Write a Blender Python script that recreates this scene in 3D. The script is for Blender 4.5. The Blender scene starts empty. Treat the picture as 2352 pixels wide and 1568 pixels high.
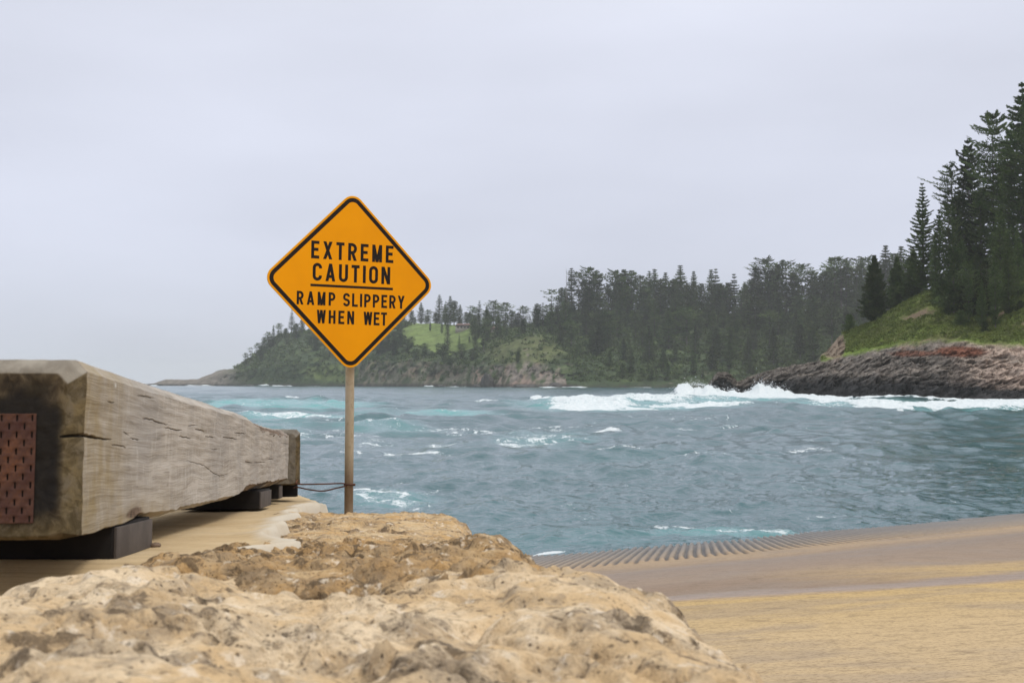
import bpy, math
import numpy as np
from math import radians as R, sin, cos, pi, tan
from mathutils import Vector, Matrix

sc = bpy.context.scene
COL = sc.collection
rnd = np.random.default_rng(7)

# ------------------------------------------------------------------ camera, sky, sun, exposure
HC = 3.0                       # eye height above the sea
PITCH = R(1.97)
cam = bpy.data.cameras.new('camera')
cam.lens = 43.0; cam.sensor_width = 36.0
cam.clip_start = 0.05; cam.clip_end = 20000
cam.dof.use_dof = True; cam.dof.focus_distance = 7.0; cam.dof.aperture_fstop = 11.0
co = bpy.data.objects.new('camera', cam); COL.objects.link(co)
co.location = (0, 0, HC); co.rotation_euler = (pi/2 + PITCH, 0, 0)
sc.camera = co
sc.view_settings.view_transform = 'Standard'
sc.view_settings.look = 'None'
sc.view_settings.exposure = 0.09
sc.view_settings.gamma = 1.0
cy = sc.cycles
cy.use_denoising = True; cy.use_adaptive_sampling = False
try:
    cy.denoiser = 'OPENIMAGEDENOISE'; cy.denoising_input_passes = 'RGB_ALBEDO_NORMAL'
except Exception:
    pass
cy.max_bounces = 6; cy.diffuse_bounces = 3; cy.glossy_bounces = 3; cy.transparent_max_bounces = 4
cy.volume_bounces = 1; cy.caustics_reflective = False; cy.caustics_refractive = False
cy.sample_clamp_indirect = 4.0

SUN_EL, SUN_AZ = R(58), R(105)          # azimuth clockwise from the view direction (+Y)
w = bpy.data.worlds.new('World'); sc.world = w; w.use_nodes = True
nt = w.node_tree; nt.nodes.clear()
def wn(t, **p):
    n = nt.nodes.new(t)
    for k, v in p.items(): setattr(n, k, v)
    return n
L = nt.links.new
sky = wn('ShaderNodeTexSky', sky_type='NISHITA', sun_disc=False)
sky.sun_elevation = SUN_EL; sky.sun_rotation = SUN_AZ; sky.altitude = 10; sky.air_density = 1.0; sky.dust_density = 2.0
b1 = wn('ShaderNodeBackground'); b1.inputs[1].default_value = 0.1; L(sky.outputs[0], b1.inputs[0])
tc = wn('ShaderNodeTexCoord')
sx = wn('ShaderNodeSeparateXYZ'); L(tc.outputs['Generated'], sx.inputs[0])
rp = wn('ShaderNodeValToRGB'); L(sx.outputs['Z'], rp.inputs[0])
cr = rp.color_ramp
cr.elements[0].position = 0.0; cr.elements[0].color = (.59, .625, .722, 1)
cr.elements[1].position = 1.0; cr.elements[1].color = (1.22, 1.23, 1.26, 1)
e = cr.elements.new(.12); e.color = (.632, .662, .775, 1)
e = cr.elements.new(.28); e.color = (.715, .742, .852, 1)
e = cr.elements.new(.50); e.color = (.88, .90, .95, 1)
mp = wn('ShaderNodeMapping'); mp.inputs['Scale'].default_value = (1.6, 1.6, 5.5); mp.inputs['Rotation'].default_value = (0, R(8), 0)
L(tc.outputs['Generated'], mp.inputs[0])
nz = wn('ShaderNodeTexNoise'); nz.inputs['Scale'].default_value = 1.25; nz.inputs['Detail'].default_value = 5; nz.inputs['Roughness'].default_value = .45
L(mp.outputs[0], nz.inputs['Vector'])
mr = wn('ShaderNodeMapRange'); L(nz.outputs['Fac'], mr.inputs[0])
mr.inputs[1].default_value = .3; mr.inputs[2].default_value = .72; mr.inputs[3].default_value = .905; mr.inputs[4].default_value = 1.125
mu = wn('ShaderNodeVectorMath', operation='SCALE'); L(rp.outputs[0], mu.inputs[0]); L(mr.outputs[0], mu.inputs['Scale'])
b2 = wn('ShaderNodeBackground'); b2.inputs[1].default_value = 1.0; L(mu.outputs[0], b2.inputs[0])
ms = wn('ShaderNodeMixShader'); ms.inputs[0].default_value = .95
L(b1.outputs[0], ms.inputs[1]); L(b2.outputs[0], ms.inputs[2])
wo = wn('ShaderNodeOutputWorld'); L(ms.outputs[0], wo.inputs[0])

sun = bpy.data.lights.new('sun', 'SUN'); sun.energy = 1.6; sun.angle = R(16); sun.color = (1, .955, .89)
so = bpy.data.objects.new('sun', sun); COL.objects.link(so)
sd = Vector((sin(SUN_AZ)*cos(SUN_EL), cos(SUN_AZ)*cos(SUN_EL), sin(SUN_EL)))
so.rotation_euler = (-sd).to_track_quat('-Z', 'Y').to_euler()
so.location = sd*50

# ------------------------------------------------------------------ measuring: photo coordinates (2352 x 1568) to world
F = 1223*2352/1024
def ray(px, py):
    u = (np.asarray(px, float)-1176)/F; v = (784-np.asarray(py, float))/F
    fw = cos(PITCH)-v*sin(PITCH); up = sin(PITCH)+v*cos(PITCH)
    return u/fw, up/fw
def W(px, py, d):
    a, b = ray(px, py)
    return np.stack(np.broadcast_arrays(a*d, np.asarray(d, float), HC+b*d), -1)
def col_x(px, d):               # lateral position of a photo column at distance d (near the horizon)
    return (np.asarray(px, float)-1176)/F*d*1.0006

# ------------------------------------------------------------------ numpy noise
def _hash(ix, iy, iz, s):
    h = (ix.astype(np.int64)*374761393 + iy.astype(np.int64)*668265263 + iz.astype(np.int64)*1440662683 + s*974711) & 0xFFFFFFFF
    h = h.astype(np.uint32)
    h ^= h >> np.uint32(15); h *= np.uint32(2246822519); h ^= h >> np.uint32(13); h *= np.uint32(3266489917); h ^= h >> np.uint32(16)
    return h
def gnoise(p, s=0):
    p = np.asarray(p, float); i = np.floor(p); f = p-i; i = i.astype(np.int64)
    u = f*f*f*(f*(f*6-15)+10); r = np.zeros(p.shape[:-1])
    for dx in (0, 1):
        wx = u[..., 0] if dx else 1-u[..., 0]
        for dy in (0, 1):
            wy = u[..., 1] if dy else 1-u[..., 1]
            for dz in (0, 1):
                wz = u[..., 2] if dz else 1-u[..., 2]
                h = _hash(i[..., 0]+dx, i[..., 1]+dy, i[..., 2]+dz, s)
                gx = (h & np.uint32(1023)).astype(float)/511.5-1; gy = ((h >> np.uint32(10)) & np.uint32(1023)).astype(float)/511.5-1
                gz = ((h >> np.uint32(20)) & np.uint32(1023)).astype(float)/511.5-1
                r += wx*wy*wz*(gx*(f[..., 0]-dx)+gy*(f[..., 1]-dy)+gz*(f[..., 2]-dz))
    return r*1.35
def fbm(p, o=5, g=.5, l=2.03, s=0, ridged=False):
    p = np.asarray(p, float); a = 1.; r = 0.; t = 0.
    for k in range(o):
        n = gnoise(p, s+k*17)
        if ridged: n = 1-2*np.abs(n)
        r = r+a*n; t += a; a *= g; p = p*l+13.7
    return r/t
def worley(p, s=0):
    p = np.asarray(p, float); i = np.floor(p).astype(np.int64); f1 = np.full(p.shape[:-1], 9.); f2 = f1.copy(); cid = np.zeros(p.shape[:-1])
    for dx in (-1, 0, 1):
        for dy in (-1, 0, 1):
            for dz in (-1, 0, 1):
                c = i+np.array([dx, dy, dz]); h = _hash(c[..., 0], c[..., 1], c[..., 2], s)
                o = np.stack([(h & np.uint32(1023)), (h >> np.uint32(10)) & np.uint32(1023), (h >> np.uint32(20)) & np.uint32(1023)], -1).astype(float)/1023
                d = np.linalg.norm(c+o-p, axis=-1)
                m = d < f1
                f2 = np.where(m, f1, np.minimum(f2, d)); cid = np.where(m, h.astype(float)/4294967295, cid); f1 = np.where(m, d, f1)
    return f1, f2, cid
def sstep(a, b, x):
    t = np.clip((x-a)/(b-a), 0, 1); return t*t*(3-2*t)
def xyz(x, y, z=0.): return np.stack(np.broadcast_arrays(x, y, z), -1).astype(float)

# ------------------------------------------------------------------ mesh and object helpers
def mesh(name, V, faces, mat=None, smooth=False, attrs=None, cols=None, mats=None, mi=None):
    V = np.asarray(V, np.float32).reshape(-1, 3)
    if not isinstance(faces, list): faces = [faces]
    faces = [np.asarray(f, np.int32) for f in faces if len(f)]
    me = bpy.data.meshes.new(name)
    me.vertices.add(len(V)); me.vertices.foreach_set('co', V.ravel())
    tot = np.concatenate([np.full(len(f), f.shape[1], np.int32) for f in faces]); idx = np.concatenate([f.ravel() for f in faces])
    me.loops.add(len(idx)); me.loops.foreach_set('vertex_index', idx)
    me.polygons.add(len(tot)); me.polygons.foreach_set('loop_start', np.concatenate([[0], np.cumsum(tot)[:-1]]).astype(np.int32))
    me.polygons.foreach_set('loop_total', tot)
    if smooth: me.polygons.foreach_set('use_smooth', np.ones(len(tot), bool))
    if mi is not None: me.polygons.foreach_set('material_index', np.asarray(mi, np.int32))
    for k, a in (attrs or {}).items():
        at = me.attributes.new(k, 'FLOAT', 'POINT'); at.data.foreach_set('value', np.asarray(a, np.float32).ravel())
    if cols is not None:
        at = me.attributes.new('tint', 'FLOAT_COLOR', 'POINT')
        c = np.concatenate([np.asarray(cols, np.float32).reshape(-1, 3), np.ones((len(V), 1), np.float32)], 1)
        at.data.foreach_set('color', c.ravel())
    for m in (mats or ([mat] if mat else [])): me.materials.append(m)
    me.update(calc_edges=True); me.validate()
    return me
def obj(name, me, parent=None, loc=None):
    o = bpy.data.objects.new(name, me); COL.objects.link(o)
    if parent: o.parent = parent
    if loc is not None: o.location = loc
    return o
def thing(name, label, cat, loc=(0, 0, 0), group=None):
    o = bpy.data.objects.new(name, None); COL.objects.link(o); o.location = loc; o.empty_display_size = .1
    o['label'] = label; o['category'] = cat
    if group: o['group'] = group
    return o
def tag(o, label, cat, group=None, kind=None):
    o['label'] = label; o['category'] = cat
    if group: o['group'] = group
    if kind: o['kind'] = kind
    return o
def struct(name, me, label, cat):
    o = obj(name, me); o['kind'] = 'structure'; o['label'] = label; o['category'] = cat
    return o
def gridf(nr, nc, wrap=False):
    r = np.arange(nr-1)[:, None]; c = np.arange(nc if wrap else nc-1)[None, :]; c2 = (c+1) % nc
    return np.stack([r*nc+c, r*nc+c2, (r+1)*nc+c2, (r+1)*nc+c], -1).reshape(-1, 4)
class Geo:                       # collects pieces of one mesh
    def __init__(s): s.V = []; s.F = {3: [], 4: []}; s.n = 0
    def add(s, V, Fs):
        V = np.asarray(V, float).reshape(-1, 3); Fs = np.asarray(Fs)
        s.V.append(V); s.F[Fs.shape[1]].append(Fs+s.n); s.n += len(V)
    def mesh(s, name, mat, smooth=False, **k):
        return mesh(name, np.concatenate(s.V), [np.concatenate(f) for f in s.F.values() if f], mat, smooth, **k)
def tube(path, rad, n=8, cap=True):
    P = np.asarray(path, float); rad = np.broadcast_to(rad, len(P)).astype(float)
    T = np.gradient(P, axis=0); T /= np.linalg.norm(T, axis=1)[:, None]+1e-9
    up = np.array([0, 0, 1.]) if abs(T[0, 2]) < .8 else np.array([1., 0, 0])
    A = np.cross(T, up); A /= np.linalg.norm(A, axis=1)[:, None]; B = np.cross(T, A)
    a = np.arange(n)*2*pi/n
    V = P[:, None]+rad[:, None, None]*(A[:, None]*np.cos(a)[None, :, None]+B[:, None]*np.sin(a)[None, :, None])
    V = V.reshape(-1, 3); Fq = gridf(len(P), n, True)
    return V, Fq
def add_tube(g, path, rad, n=8, cap=True):
    V, Fq = tube(path, rad, n); base = g.n; g.add(V, Fq)
    if cap:
        m = len(V)//n
        for r0 in (0, m-1):
            c = V[r0*n:(r0+1)*n].mean(0); k = np.arange(n)
            g.add(np.concatenate([V[r0*n:(r0+1)*n], c[None]]), np.stack([k, (k+1) % n, np.full(n, n)], -1))
def add_box(g, c, s, bev=.0, M=None):
    bm = __import__('bmesh').new(); import bmesh
    bmesh.ops.create_cube(bm, size=1); 
    for v in bm.verts: v.co = Vector((v.co.x*s[0], v.co.y*s[1], v.co.z*s[2]))
    if bev: bmesh.ops.bevel(bm, geom=bm.edges[:], offset=bev, segments=2, affect='EDGES', profile=.6)
    bmesh.ops.triangulate(bm, faces=bm.faces[:]); bm.verts.index_update()
    V = np.array([v.co[:] for v in bm.verts]); T = np.array([[v.index for v in f.verts] for f in bm.faces]); bm.free()
    if M is not None: V = V@np.array(M.to_3x3()).T
    g.add(V+np.array(c), T)

# ------------------------------------------------------------------ material helper
class Mat:
    def __init__(s, name):
        s.m = bpy.data.materials.new(name); s.m.use_nodes = True; s.t = s.m.node_tree; s.t.nodes.clear()
        s.out = s.t.nodes.new('ShaderNodeOutputMaterial'); s.tc = s.t.nodes.new('ShaderNodeTexCoord'); s.pos = s.tc.outputs['Object']
    def put(s, i, v):
        if isinstance(v, bpy.types.NodeSocket): s.t.links.new(v, i)
        elif v is not None:
            if i.type == 'RGBA' and not isinstance(v, (int, float)) and len(v) == 3: v = (*v, 1)
            i.default_value = v
    def n(s, typ, ins={}, out=0, **p):
        x = s.t.nodes.new('ShaderNode'+typ)
        for k, v in p.items(): setattr(x, k, v)
        for k, v in ins.items(): s.put(x.inputs[k], v)
        return x.outputs[out]
    def noise(s, scale, detail=4, rough=.55, dist=0., vec=None, out=0):
        return s.n('TexNoise', {'Vector': vec or s.pos, 'Scale': scale, 'Detail': detail, 'Roughness': rough, 'Distortion': dist}, out)
    def vor(s, scale, vec=None, feature='F1', rnd=1., out=0):
        return s.n('TexVoronoi', {'Vector': vec or s.pos, 'Scale': scale, 'Randomness': rnd}, out, feature=feature)
    def map(s, scale=(1, 1, 1), rot=(0, 0, 0), loc=(0, 0, 0), vec=None):
        return s.n('Mapping', {'Vector': vec or s.pos, 'Scale': scale, 'Rotation': rot, 'Location': loc})
    def ramp(s, f, *st):
        x = s.t.nodes.new('ShaderNodeValToRGB'); s.put(x.inputs[0], f); c = x.color_ramp
        while len(c.elements) < len(st): c.elements.new(.5)
        for el, (p, v) in zip(c.elements, st):
            el.position = p; el.color = (v, v, v, 1) if isinstance(v, (int, float)) else (*v, 1)
        return x.outputs[0]
    def mix(s, f, a, b, mode='MIX'):
        x = s.t.nodes.new('ShaderNodeMix'); x.data_type = 'RGBA'; x.blend_type = mode; x.clamp_factor = True
        s.put(x.inputs[0], f); s.put(x.inputs[6], a); s.put(x.inputs[7], b); return x.outputs[2]
    def math(s, op, a, b=None, c=None, clamp=False):
        x = s.t.nodes.new('ShaderNodeMath'); x.operation = op; x.use_clamp = clamp
        for i, v in enumerate((a, b, c)):
            if v is not None: s.put(x.inputs[i], v)
        return x.outputs[0]
    def rng(s, f, a, b, c=0., d=1., smooth=True):
        x = s.t.nodes.new('ShaderNodeMapRange'); x.interpolation_type = 'SMOOTHSTEP' if smooth else 'LINEAR'
        for i, v in enumerate((f, a, b, c, d)): s.put(x.inputs[i], v)
        return x.outputs[0]
    def attr(s, name, out='Fac'):
        return s.n('Attribute', {}, out, attribute_name=name)
    def bump(s, h, strength=.5, dist=.02, normal=None):
        return s.n('Bump', {'Height': h, 'Strength': strength, 'Distance': dist, 'Normal': normal})
    def bsdf(s, col, rough=.8, normal=None, spec=.3, metal=0., **k):
        ins = {'Base Color': col, 'Roughness': rough, 'Normal': normal, 'Specular IOR Level': spec, 'Metallic': metal}; ins.update(k)
        return s.n('BsdfPrincipled', ins)
    def done(s, sh): s.t.links.new(sh, s.out.inputs[0]); return s.m

# ------------------------------------------------------------------ materials
def m_water():
    m = Mat('sea_water'); foam = m.attr('foam'); aer = m.attr('aer'); near = m.attr('near')
    n1 = m.noise(1.3, 5, .6, .4, m.map((1, 1, 1))); n2 = m.noise(5.5, 4, .6, .3)
    h = m.math('ADD', m.math('MULTIPLY', n1, .30), m.math('MULTIPLY', n2, .075))
    nrm = m.n('Bump', {'Height': h, 'Strength': m.rng(m.attr('calm'), 0, 1, .75, .46, False), 'Distance': .45})
    base = m.mix(m.rng(m.noise(.06, 3), .35, .7), (.024, .081, .093), (.031, .101, .113))
    base = m.mix(aer, base, (.11, .33, .33))
    water = m.bsdf(base, m.rng(near, 0, 1, .16, .06), nrm, .5, IOR=1.333)
    lv = m.map((1, .50, 1)); ld = m.rng(m.noise(.55, 8, .68, 1.6, lv), .30, .70, smooth=False)
    v = m.n('VectorMath', {0: lv, 1: m.n('VectorMath', {0: m.noise(.8, 5, .65, 0, lv, 1), 3: 2.2}, operation='SCALE')}, operation='ADD')
    lace = m.rng(m.vor(1.05, v, 'DISTANCE_TO_EDGE'), 0., .13, 1., 0.); lace2 = m.rng(m.vor(3.1, v, 'DISTANCE_TO_EDGE'), 0., .16, 1., 0.)
    tex = m.math('ADD', m.math('MULTIPLY', ld, .60), m.math('ADD', m.math('MULTIPLY', m.math('MULTIPLY', lace, ld), .45), m.math('MULTIPLY', m.math('MULTIPLY', lace2, ld), .22)))
    f = m.math('ADD', m.math('MULTIPLY', foam, 1.0), m.math('SUBTRACT', tex, .90))
    mask = m.math('MULTIPLY', m.rng(f, -.02, .36), .96)
    fcol = m.mix(m.rng(m.noise(2.5, 5), .3, .7), (.50, .57, .59), (.70, .725, .735))
    fo = m.bsdf(fcol, .9, m.bump(m.noise(3.2, 5, .6), .6, .25), .1)
    return m.done(m.n('MixShader', {0: mask, 1: water, 2: fo}))
def m_foliage(name, a, b, c, scale):
    m = Mat(name); rn = m.n('ObjectInfo', {}, 'Random')
    k = m.noise(scale, 4, .6)
    colr = m.ramp(k, (.30, a), (.52, b), (.74, c))
    colr = m.n('VectorMath', {0: m.mix(m.rng(rn, 0, 1, 0, .6, False), colr, m.mix(.5, colr, (.062, .066, .022))), 'Scale': m.rng(m.math('FRACT', m.math('MULTIPLY', rn, 7.3)), 0, 1, .6, 1.65, False)}, operation='SCALE')
    d = m.bsdf(colr, .75, None, .12)
    t = m.n('BsdfTranslucent', {'Color': colr})
    return m.done(m.n('MixShader', {0: .25, 1: d, 2: t}))
def m_bark():
    m = Mat('pine_bark'); k = m.noise(3, 5, .6, 0, m.map((1, 1, .25)))
    return m.done(m.bsdf(m.ramp(k, (.3, (.055, .047, .04)), (.7, (.17, .15, .13))), .9, m.bump(k, .6, .08)))
def m_terrain(name, s1, s2, bd):
    m = Mat(name); c = m.attr('tint', 'Color')
    a = m.noise(s1, 6, .65); b = m.noise(s2, 5, .65)
    f = m.math('ADD', m.rng(a, .3, .7, .62, 1.35, False), m.rng(b, .3, .7, -.22, .22, False))
    colr = m.n('VectorMath', {0: c, 'Scale': f}, operation='SCALE')
    return m.done(m.bsdf(colr, .9, m.bump(m.math('ADD', a, m.math('MULTIPLY', b, .4)), .8, bd), .15))
def m_limestone(name, base, grey, ochre, dark, sc_):
    m = Mat(name)
    warp = m.n('VectorMath', {0: m.pos, 1: m.n('VectorMath', {0: m.noise(5*sc_, 3, .5, 0, None, 1), 3: .10/sc_}, operation='SCALE')}, operation='ADD')
    a = m.noise(5.5*sc_, 7, .62, .5, warp); b = m.noise(13*sc_, 6, .68, .3, warp); c = m.noise(42*sc_, 5, .7)
    pits = m.vor(30*sc_, warp); p2 = m.noise(9*sc_, 4, .6, 1.2)
    d1 = m.noise(17*sc_, 6, .7, .8, warp); d2 = m.noise(7.5*sc_, 7, .72, 1.0, warp)
    colr = m.mix(m.rng(a, .42, .60), base, ochre)
    colr = m.mix(m.math('MULTIPLY', m.attr('rough'), m.rng(d2, .40, .60, .10, .85)), colr, grey)
    colr = m.mix(m.math('MULTIPLY', m.rng(d2, .55, .64), .7), colr, grey)
    colr = m.mix(m.math('MULTIPLY', m.rng(m.noise(31*sc_, 5, .7, .6, warp), .57, .66), .6), colr, m.mix(.5, dark, ochre))
    colr = m.mix(m.math('MULTIPLY', m.rng(m.noise(3.1*sc_, 6, .7, .6, warp), .50, .62), .55), colr, ochre)
    colr = m.mix(m.math('MULTIPLY', m.rng(b, .50, .64), .75), colr, m.mix(.4, grey, base))
    colr = m.mix(m.math('MULTIPLY', m.rng(m.math('ADD', d1, m.math('MULTIPLY', m.attr('rough'), .08)), .56, .67), .8), colr, dark)
    colr = m.mix(m.math('MULTIPLY', m.rng(c, .54, .70), .65), colr, dark)
    colr = m.mix(m.math('MULTIPLY', m.rng(m.noise(24*sc_, 4, .6), .58, .68), .7), colr, (.70, .60, .47))
    fg = m.noise(120*sc_, 4, .7); p3 = m.vor(85*sc_, warp)
    colr = m.mix(m.math('MULTIPLY', m.rng(fg, .54, .66), .6), colr, m.mix(.6, dark, ochre))
    colr = m.mix(m.math('MULTIPLY', m.math('MULTIPLY', m.rng(p3, .26, .12), m.rng(b, .42, .56)), .75), colr, dark)
    h = m.math('ADD', m.math('ADD', m.math('MULTIPLY', c, .5), m.math('MULTIPLY', fg, .28)), m.math('ADD', m.math('MULTIPLY', m.rng(pits, 0, .35), .35), m.math('MULTIPLY', m.rng(p3, 0, .3), .18)))
    return m.done(m.bsdf(colr, .92, m.bump(h, 1.0, .016/sc_), .15))
def m_beam_side():
    m = Mat('weathered_timber')
    warp = m.n('VectorMath', {0: m.pos, 1: m.n('VectorMath', {0: m.noise(2.2, 3, .5, 0, m.map((1, .7, 2)), 1), 3: .05}, operation='SCALE')}, operation='ADD')
    g1 = m.noise(1, 6, .6, .2, m.map((10, 2.2, 60), vec=warp)); g2 = m.noise(1, 4, .6, .1, m.map((40, 6, 230), vec=warp))
    blot = m.noise(2.6, 5, .6, .6); curl = m.noise(1, 4, .55, 2.2, m.map((5, 16, 5), (.35, 0, 0), vec=warp))
    colr = m.ramp(g1, (.28, (.235, .205, .168)), (.5, (.39, .352, .305)), (.72, (.50, .46, .41)))
    colr = m.mix(m.math('MULTIPLY', m.rng(blot, .42, .66), .55), colr, (.27, .25, .23))
    colr = m.mix(m.math('MULTIPLY', m.rng(curl, .50, .70), .35), colr, (.55, .51, .46))
    colr = m.mix(m.math('MULTIPLY', m.rng(g2, .60, .72), .5), colr, (.10, .085, .07))
    warm = m.attr('warm'); colr = m.mix(m.math('MULTIPLY', warm, m.rng(m.noise(14, 5, .6), .25, .75, .35, 1.)), colr, (.27, .20, .09))
    colr = m.mix(m.attr('bark'), colr, m.ramp(m.noise(30, 5, .7), (.35, (.06, .042, .03)), (.7, (.24, .17, .12))))
    colr = m.mix(m.math('MULTIPLY', m.attr('crack'), .88), colr, (.035, .028, .022))
    colr = m.mix(m.attr('drip'), colr, (.62, .62, .58))
    h = m.math('ADD', g1, m.math('MULTIPLY', g2, .7))
    return m.done(m.bsdf(colr, .88, m.bump(h, .5, .006), .15))
def m_beam_end():
    m = Mat('timber_end_grain')
    warp = m.n('VectorMath', {0: m.pos, 1: m.n('VectorMath', {0: m.noise(7, 4, .6, 0, None, 1), 3: .08}, operation='SCALE')}, operation='ADD')
    g = m.noise(1, 6, .65, .4, m.map((46, 22, 40), (0, .55, 0), vec=warp)); b = m.noise(9, 5, .65, .6)
    colr = m.ramp(g, (.34, (.030, .022, .013)), (.50, (.075, .054, .031)), (.66, (.15, .115, .07)))
    colr = m.mix(m.math('MULTIPLY', m.rng(b, .45, .65), .5), colr, (.12, .088, .032))
    colr = m.mix(m.math('MULTIPLY', m.attr('stain'), .93), colr, (.010, .009, .009))
    colr = m.mix(m.attr('warm'), colr, m.mix(m.rng(g, .38, .62), (.075, .055, .026), m.mix(m.rng(m.noise(22, 5), .35, .65), (.165, .122, .058), (.15, .122, .082))))
    colr = m.mix(m.attr('bark'), colr, m.mix(m.rng(m.noise(26, 5), .35, .65), (.20, .175, .14), (.30, .27, .22)))
    colr = m.mix(m.math('MULTIPLY', m.attr('crack'), .96), colr, (.012, .010, .008))
    return m.done(m.bsdf(colr, .85, m.bump(g, .6, .006), .2))
def m_rust():
    m = Mat('rusted_steel'); a = m.noise(17, 5, .6, .3); b = m.noise(170, 4, .6)
    colr = m.ramp(a, (.32, (.060, .023, .018)), (.50, (.088, .040, .027)), (.64, (.140, .058, .030)), (.78, (.26, .105, .034)))
    return m.done(m.bsdf(m.mix(m.rng(b, .45, .65, 0, .5), colr, (.07, .035, .03)), .75, m.bump(b, .4, .002), .3, .25))
def m_plain(name, colr, rough=.6, var=.15, scale=12, spec=.4, metal=0., bump=.1):
    m = Mat(name); k = m.noise(scale, 5, .6)
    c = m.mix(m.rng(k, .3, .7), tuple(x*(1-var) for x in colr), tuple(min(1, x*(1+var)) for x in colr))
    return m.done(m.bsdf(c, rough, m.bump(k, bump, .004), spec, metal))
def m_pole():
    m = Mat('weathered_galvanised_pole'); a = m.noise(7, 6, .65, .5, m.map((1, 1, .35))); b = m.noise(45, 4, .6)
    c = m.ramp(a, (.30, (.33, .25, .145)), (.52, (.42, .35, .25)), (.72, (.30, .24, .16)))
    c = m.mix(m.math('MULTIPLY', m.rng(b, .5, .7), .4), c, (.20, .145, .08))
    c = m.mix(m.math('MULTIPLY', m.attr('rust'), m.rng(a, .2, .7, .5, 1.)), c, (.115, .062, .026))
    return m.done(m.bsdf(c, .55, m.bump(b, .15, .001), .4, .25))
def m_sign():
    m = Mat('amber_reflective_sheet'); k = m.noise(4, 4, .5)
    d = m.n('TexWave', {'Vector': m.map((1, 1, 1), (0, R(40), 0)), 'Scale': 30, 'Distortion': 2, 'Detail': 2})
    c = m.mix(m.rng(k, .3, .7), (.86, .335, .0005), (.80, .305, .0008))
    c = m.mix(m.math('MULTIPLY', d, .10), c, (.66, .235, .004))
    sp = m.rng(m.vor(55), .0, .05, 1., 0.); c = m.mix(m.math('MULTIPLY', sp, .18), c, (.85, .50, .12))
    return m.done(m.bsdf(c, .38, m.bump(d, .04, .002), .12))
def m_slab():
    m = Mat('broomed_concrete'); a = m.noise(2.4, 6, .6, .4); st = m.noise(1, 5, .65, .1, m.map((2.2, 75, 1), (0, 0, R(-6)))); b = m.noise(60, 4, .6)
    c = m.ramp(a, (.30, (.45, .325, .175)), (.55, (.55, .42, .25)), (.75, (.49, .39, .26)))
    c = m.mix(m.math('MULTIPLY', m.rng(st, .46, .62), .42), c, (.27, .19, .10))
    c = m.mix(m.math('MULTIPLY', m.rng(b, .55, .72), .3), c, (.24, .18, .11))
    c = m.mix(m.math('MULTIPLY', m.attr('edge'), m.rng(a, .2, .6, .6, 1.)), c, (.52, .465, .375))
    return m.done(m.bsdf(c, .9, m.bump(m.math('ADD', st, m.math('MULTIPLY', b, .4)), .5, .006), .15))
def m_ramp():
    m = Mat('algae_stained_concrete')
    u = m.attr('u'); g = m.attr('w')
    v3 = m.n('CombineXYZ', {0: g, 1: u, 2: 0.})
    wob = m.math('MULTIPLY', m.math('SUBTRACT', m.noise(1, 7, .62, .3, m.map((.30, .8, 1), vec=v3)), .5), 1.15)
    uu = m.math('ADD', u, wob)
    ST = RAMP_STOPS
    c = m.ramp(m.math('DIVIDE', uu, 20.0), *[(p/20., q) for p, q in ST])
    mud = m.math('MULTIPLY', m.rng(m.math('ADD', g, m.math('MULTIPLY', wob, 1.5)), 10.4, 7.6), m.math('MULTIPLY', m.rng(uu, 8.4, 9.0), m.rng(uu, 10.5, 10.1)))
    c = m.mix(mud, c, (.245, .176, .127))
    st = m.noise(1, 6, .68, .2, m.map((1.8, 8, 1), vec=v3)); st2 = m.noise(1, 5, .65, .1, m.map((17, 27, 1), vec=v3)); gr = m.noise(36, 5, .7)
    big = m.noise(1, 5, .6, .5, m.map((.5, 1.1, 1), vec=v3))
    c = m.mix(m.rng(st, .48, .72, 0, .40), c, m.mix(.55, c, (.10, .065, .03)))
    c = m.mix(m.rng(st2, .50, .70, 0, .5), c, m.mix(.6, c, (.12, .085, .05)))
    c = m.mix(m.rng(st2, .46, .26, 0, .35), c, m.mix(.5, c, (.62, .50, .32)))
    c = m.mix(m.rng(big, .47, .64, 0, .75), c, m.mix(.5, c, (.23, .19, .16)))
    mo = m.noise(1, 7, .75, .4, m.map((4.5, 7.5, 1), vec=v3)); c = m.mix(m.math('MULTIPLY', m.rng(mo, .50, .66), .55), c, m.mix(.75, c, (.12, .085, .05)))
    c = m.mix(m.rng(gr, .48, .66, 0, .8), c, m.mix(.6, c, (.13, .085, .04)))
    c = m.mix(m.math('MULTIPLY', m.attr('groove'), .85), c, (.042, .041, .041))
    wet = m.ramp(m.math('DIVIDE', uu, 20.0), *[(p/20., q) for p, q in WET_STOPS])
    h = m.math('ADD', m.math('MULTIPLY', st2, .5), m.math('MULTIPLY', gr, .8))
    return m.done(m.bsdf(c, m.rng(wet, 0, 1, .9, .42, False), m.bump(h, .5, .008), .3))

# ------------------------------------------------------------------ boat ramp
WL0 = np.array([.879, 21.772]); WD = np.array([.8587, .5125]); WN = np.array([-.5125, .8587])   # waterline point, direction, outward normal
RU0 = float(WL0@WN)
def ramp_h(u): return np.interp(u, [-8, 0, 6.6, 9, 40], [-1.04, 0, .86, 1.09, 1.09+31*.080])
def ramp_xy(w_, u): return np.stack([WD[0]*w_+WN[0]*(RU0-u), WD[1]*w_+WN[1]*(RU0-u)], -1)
RAMP_STOPS = [(0., (.150, .138, .126)), (2.5, (.185, .165, .144)), (4.8, (.30, .225, .15)), (5.7, (.37, .265, .165)), (6.6, (.335, .245, .16)),
              (7.4, (.225, .163, .118)), (8.6, (.262, .185, .125)), (9.3, (.42, .295, .145)), (10.0, (.44, .31, .14)), (10.22, (.285, .215, .172)), (10.62, (.30, .225, .175)),
              (10.82, (.46, .32, .14)), (13.0, (.48, .35, .19)), (16, (.45, .335, .20))]
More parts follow.
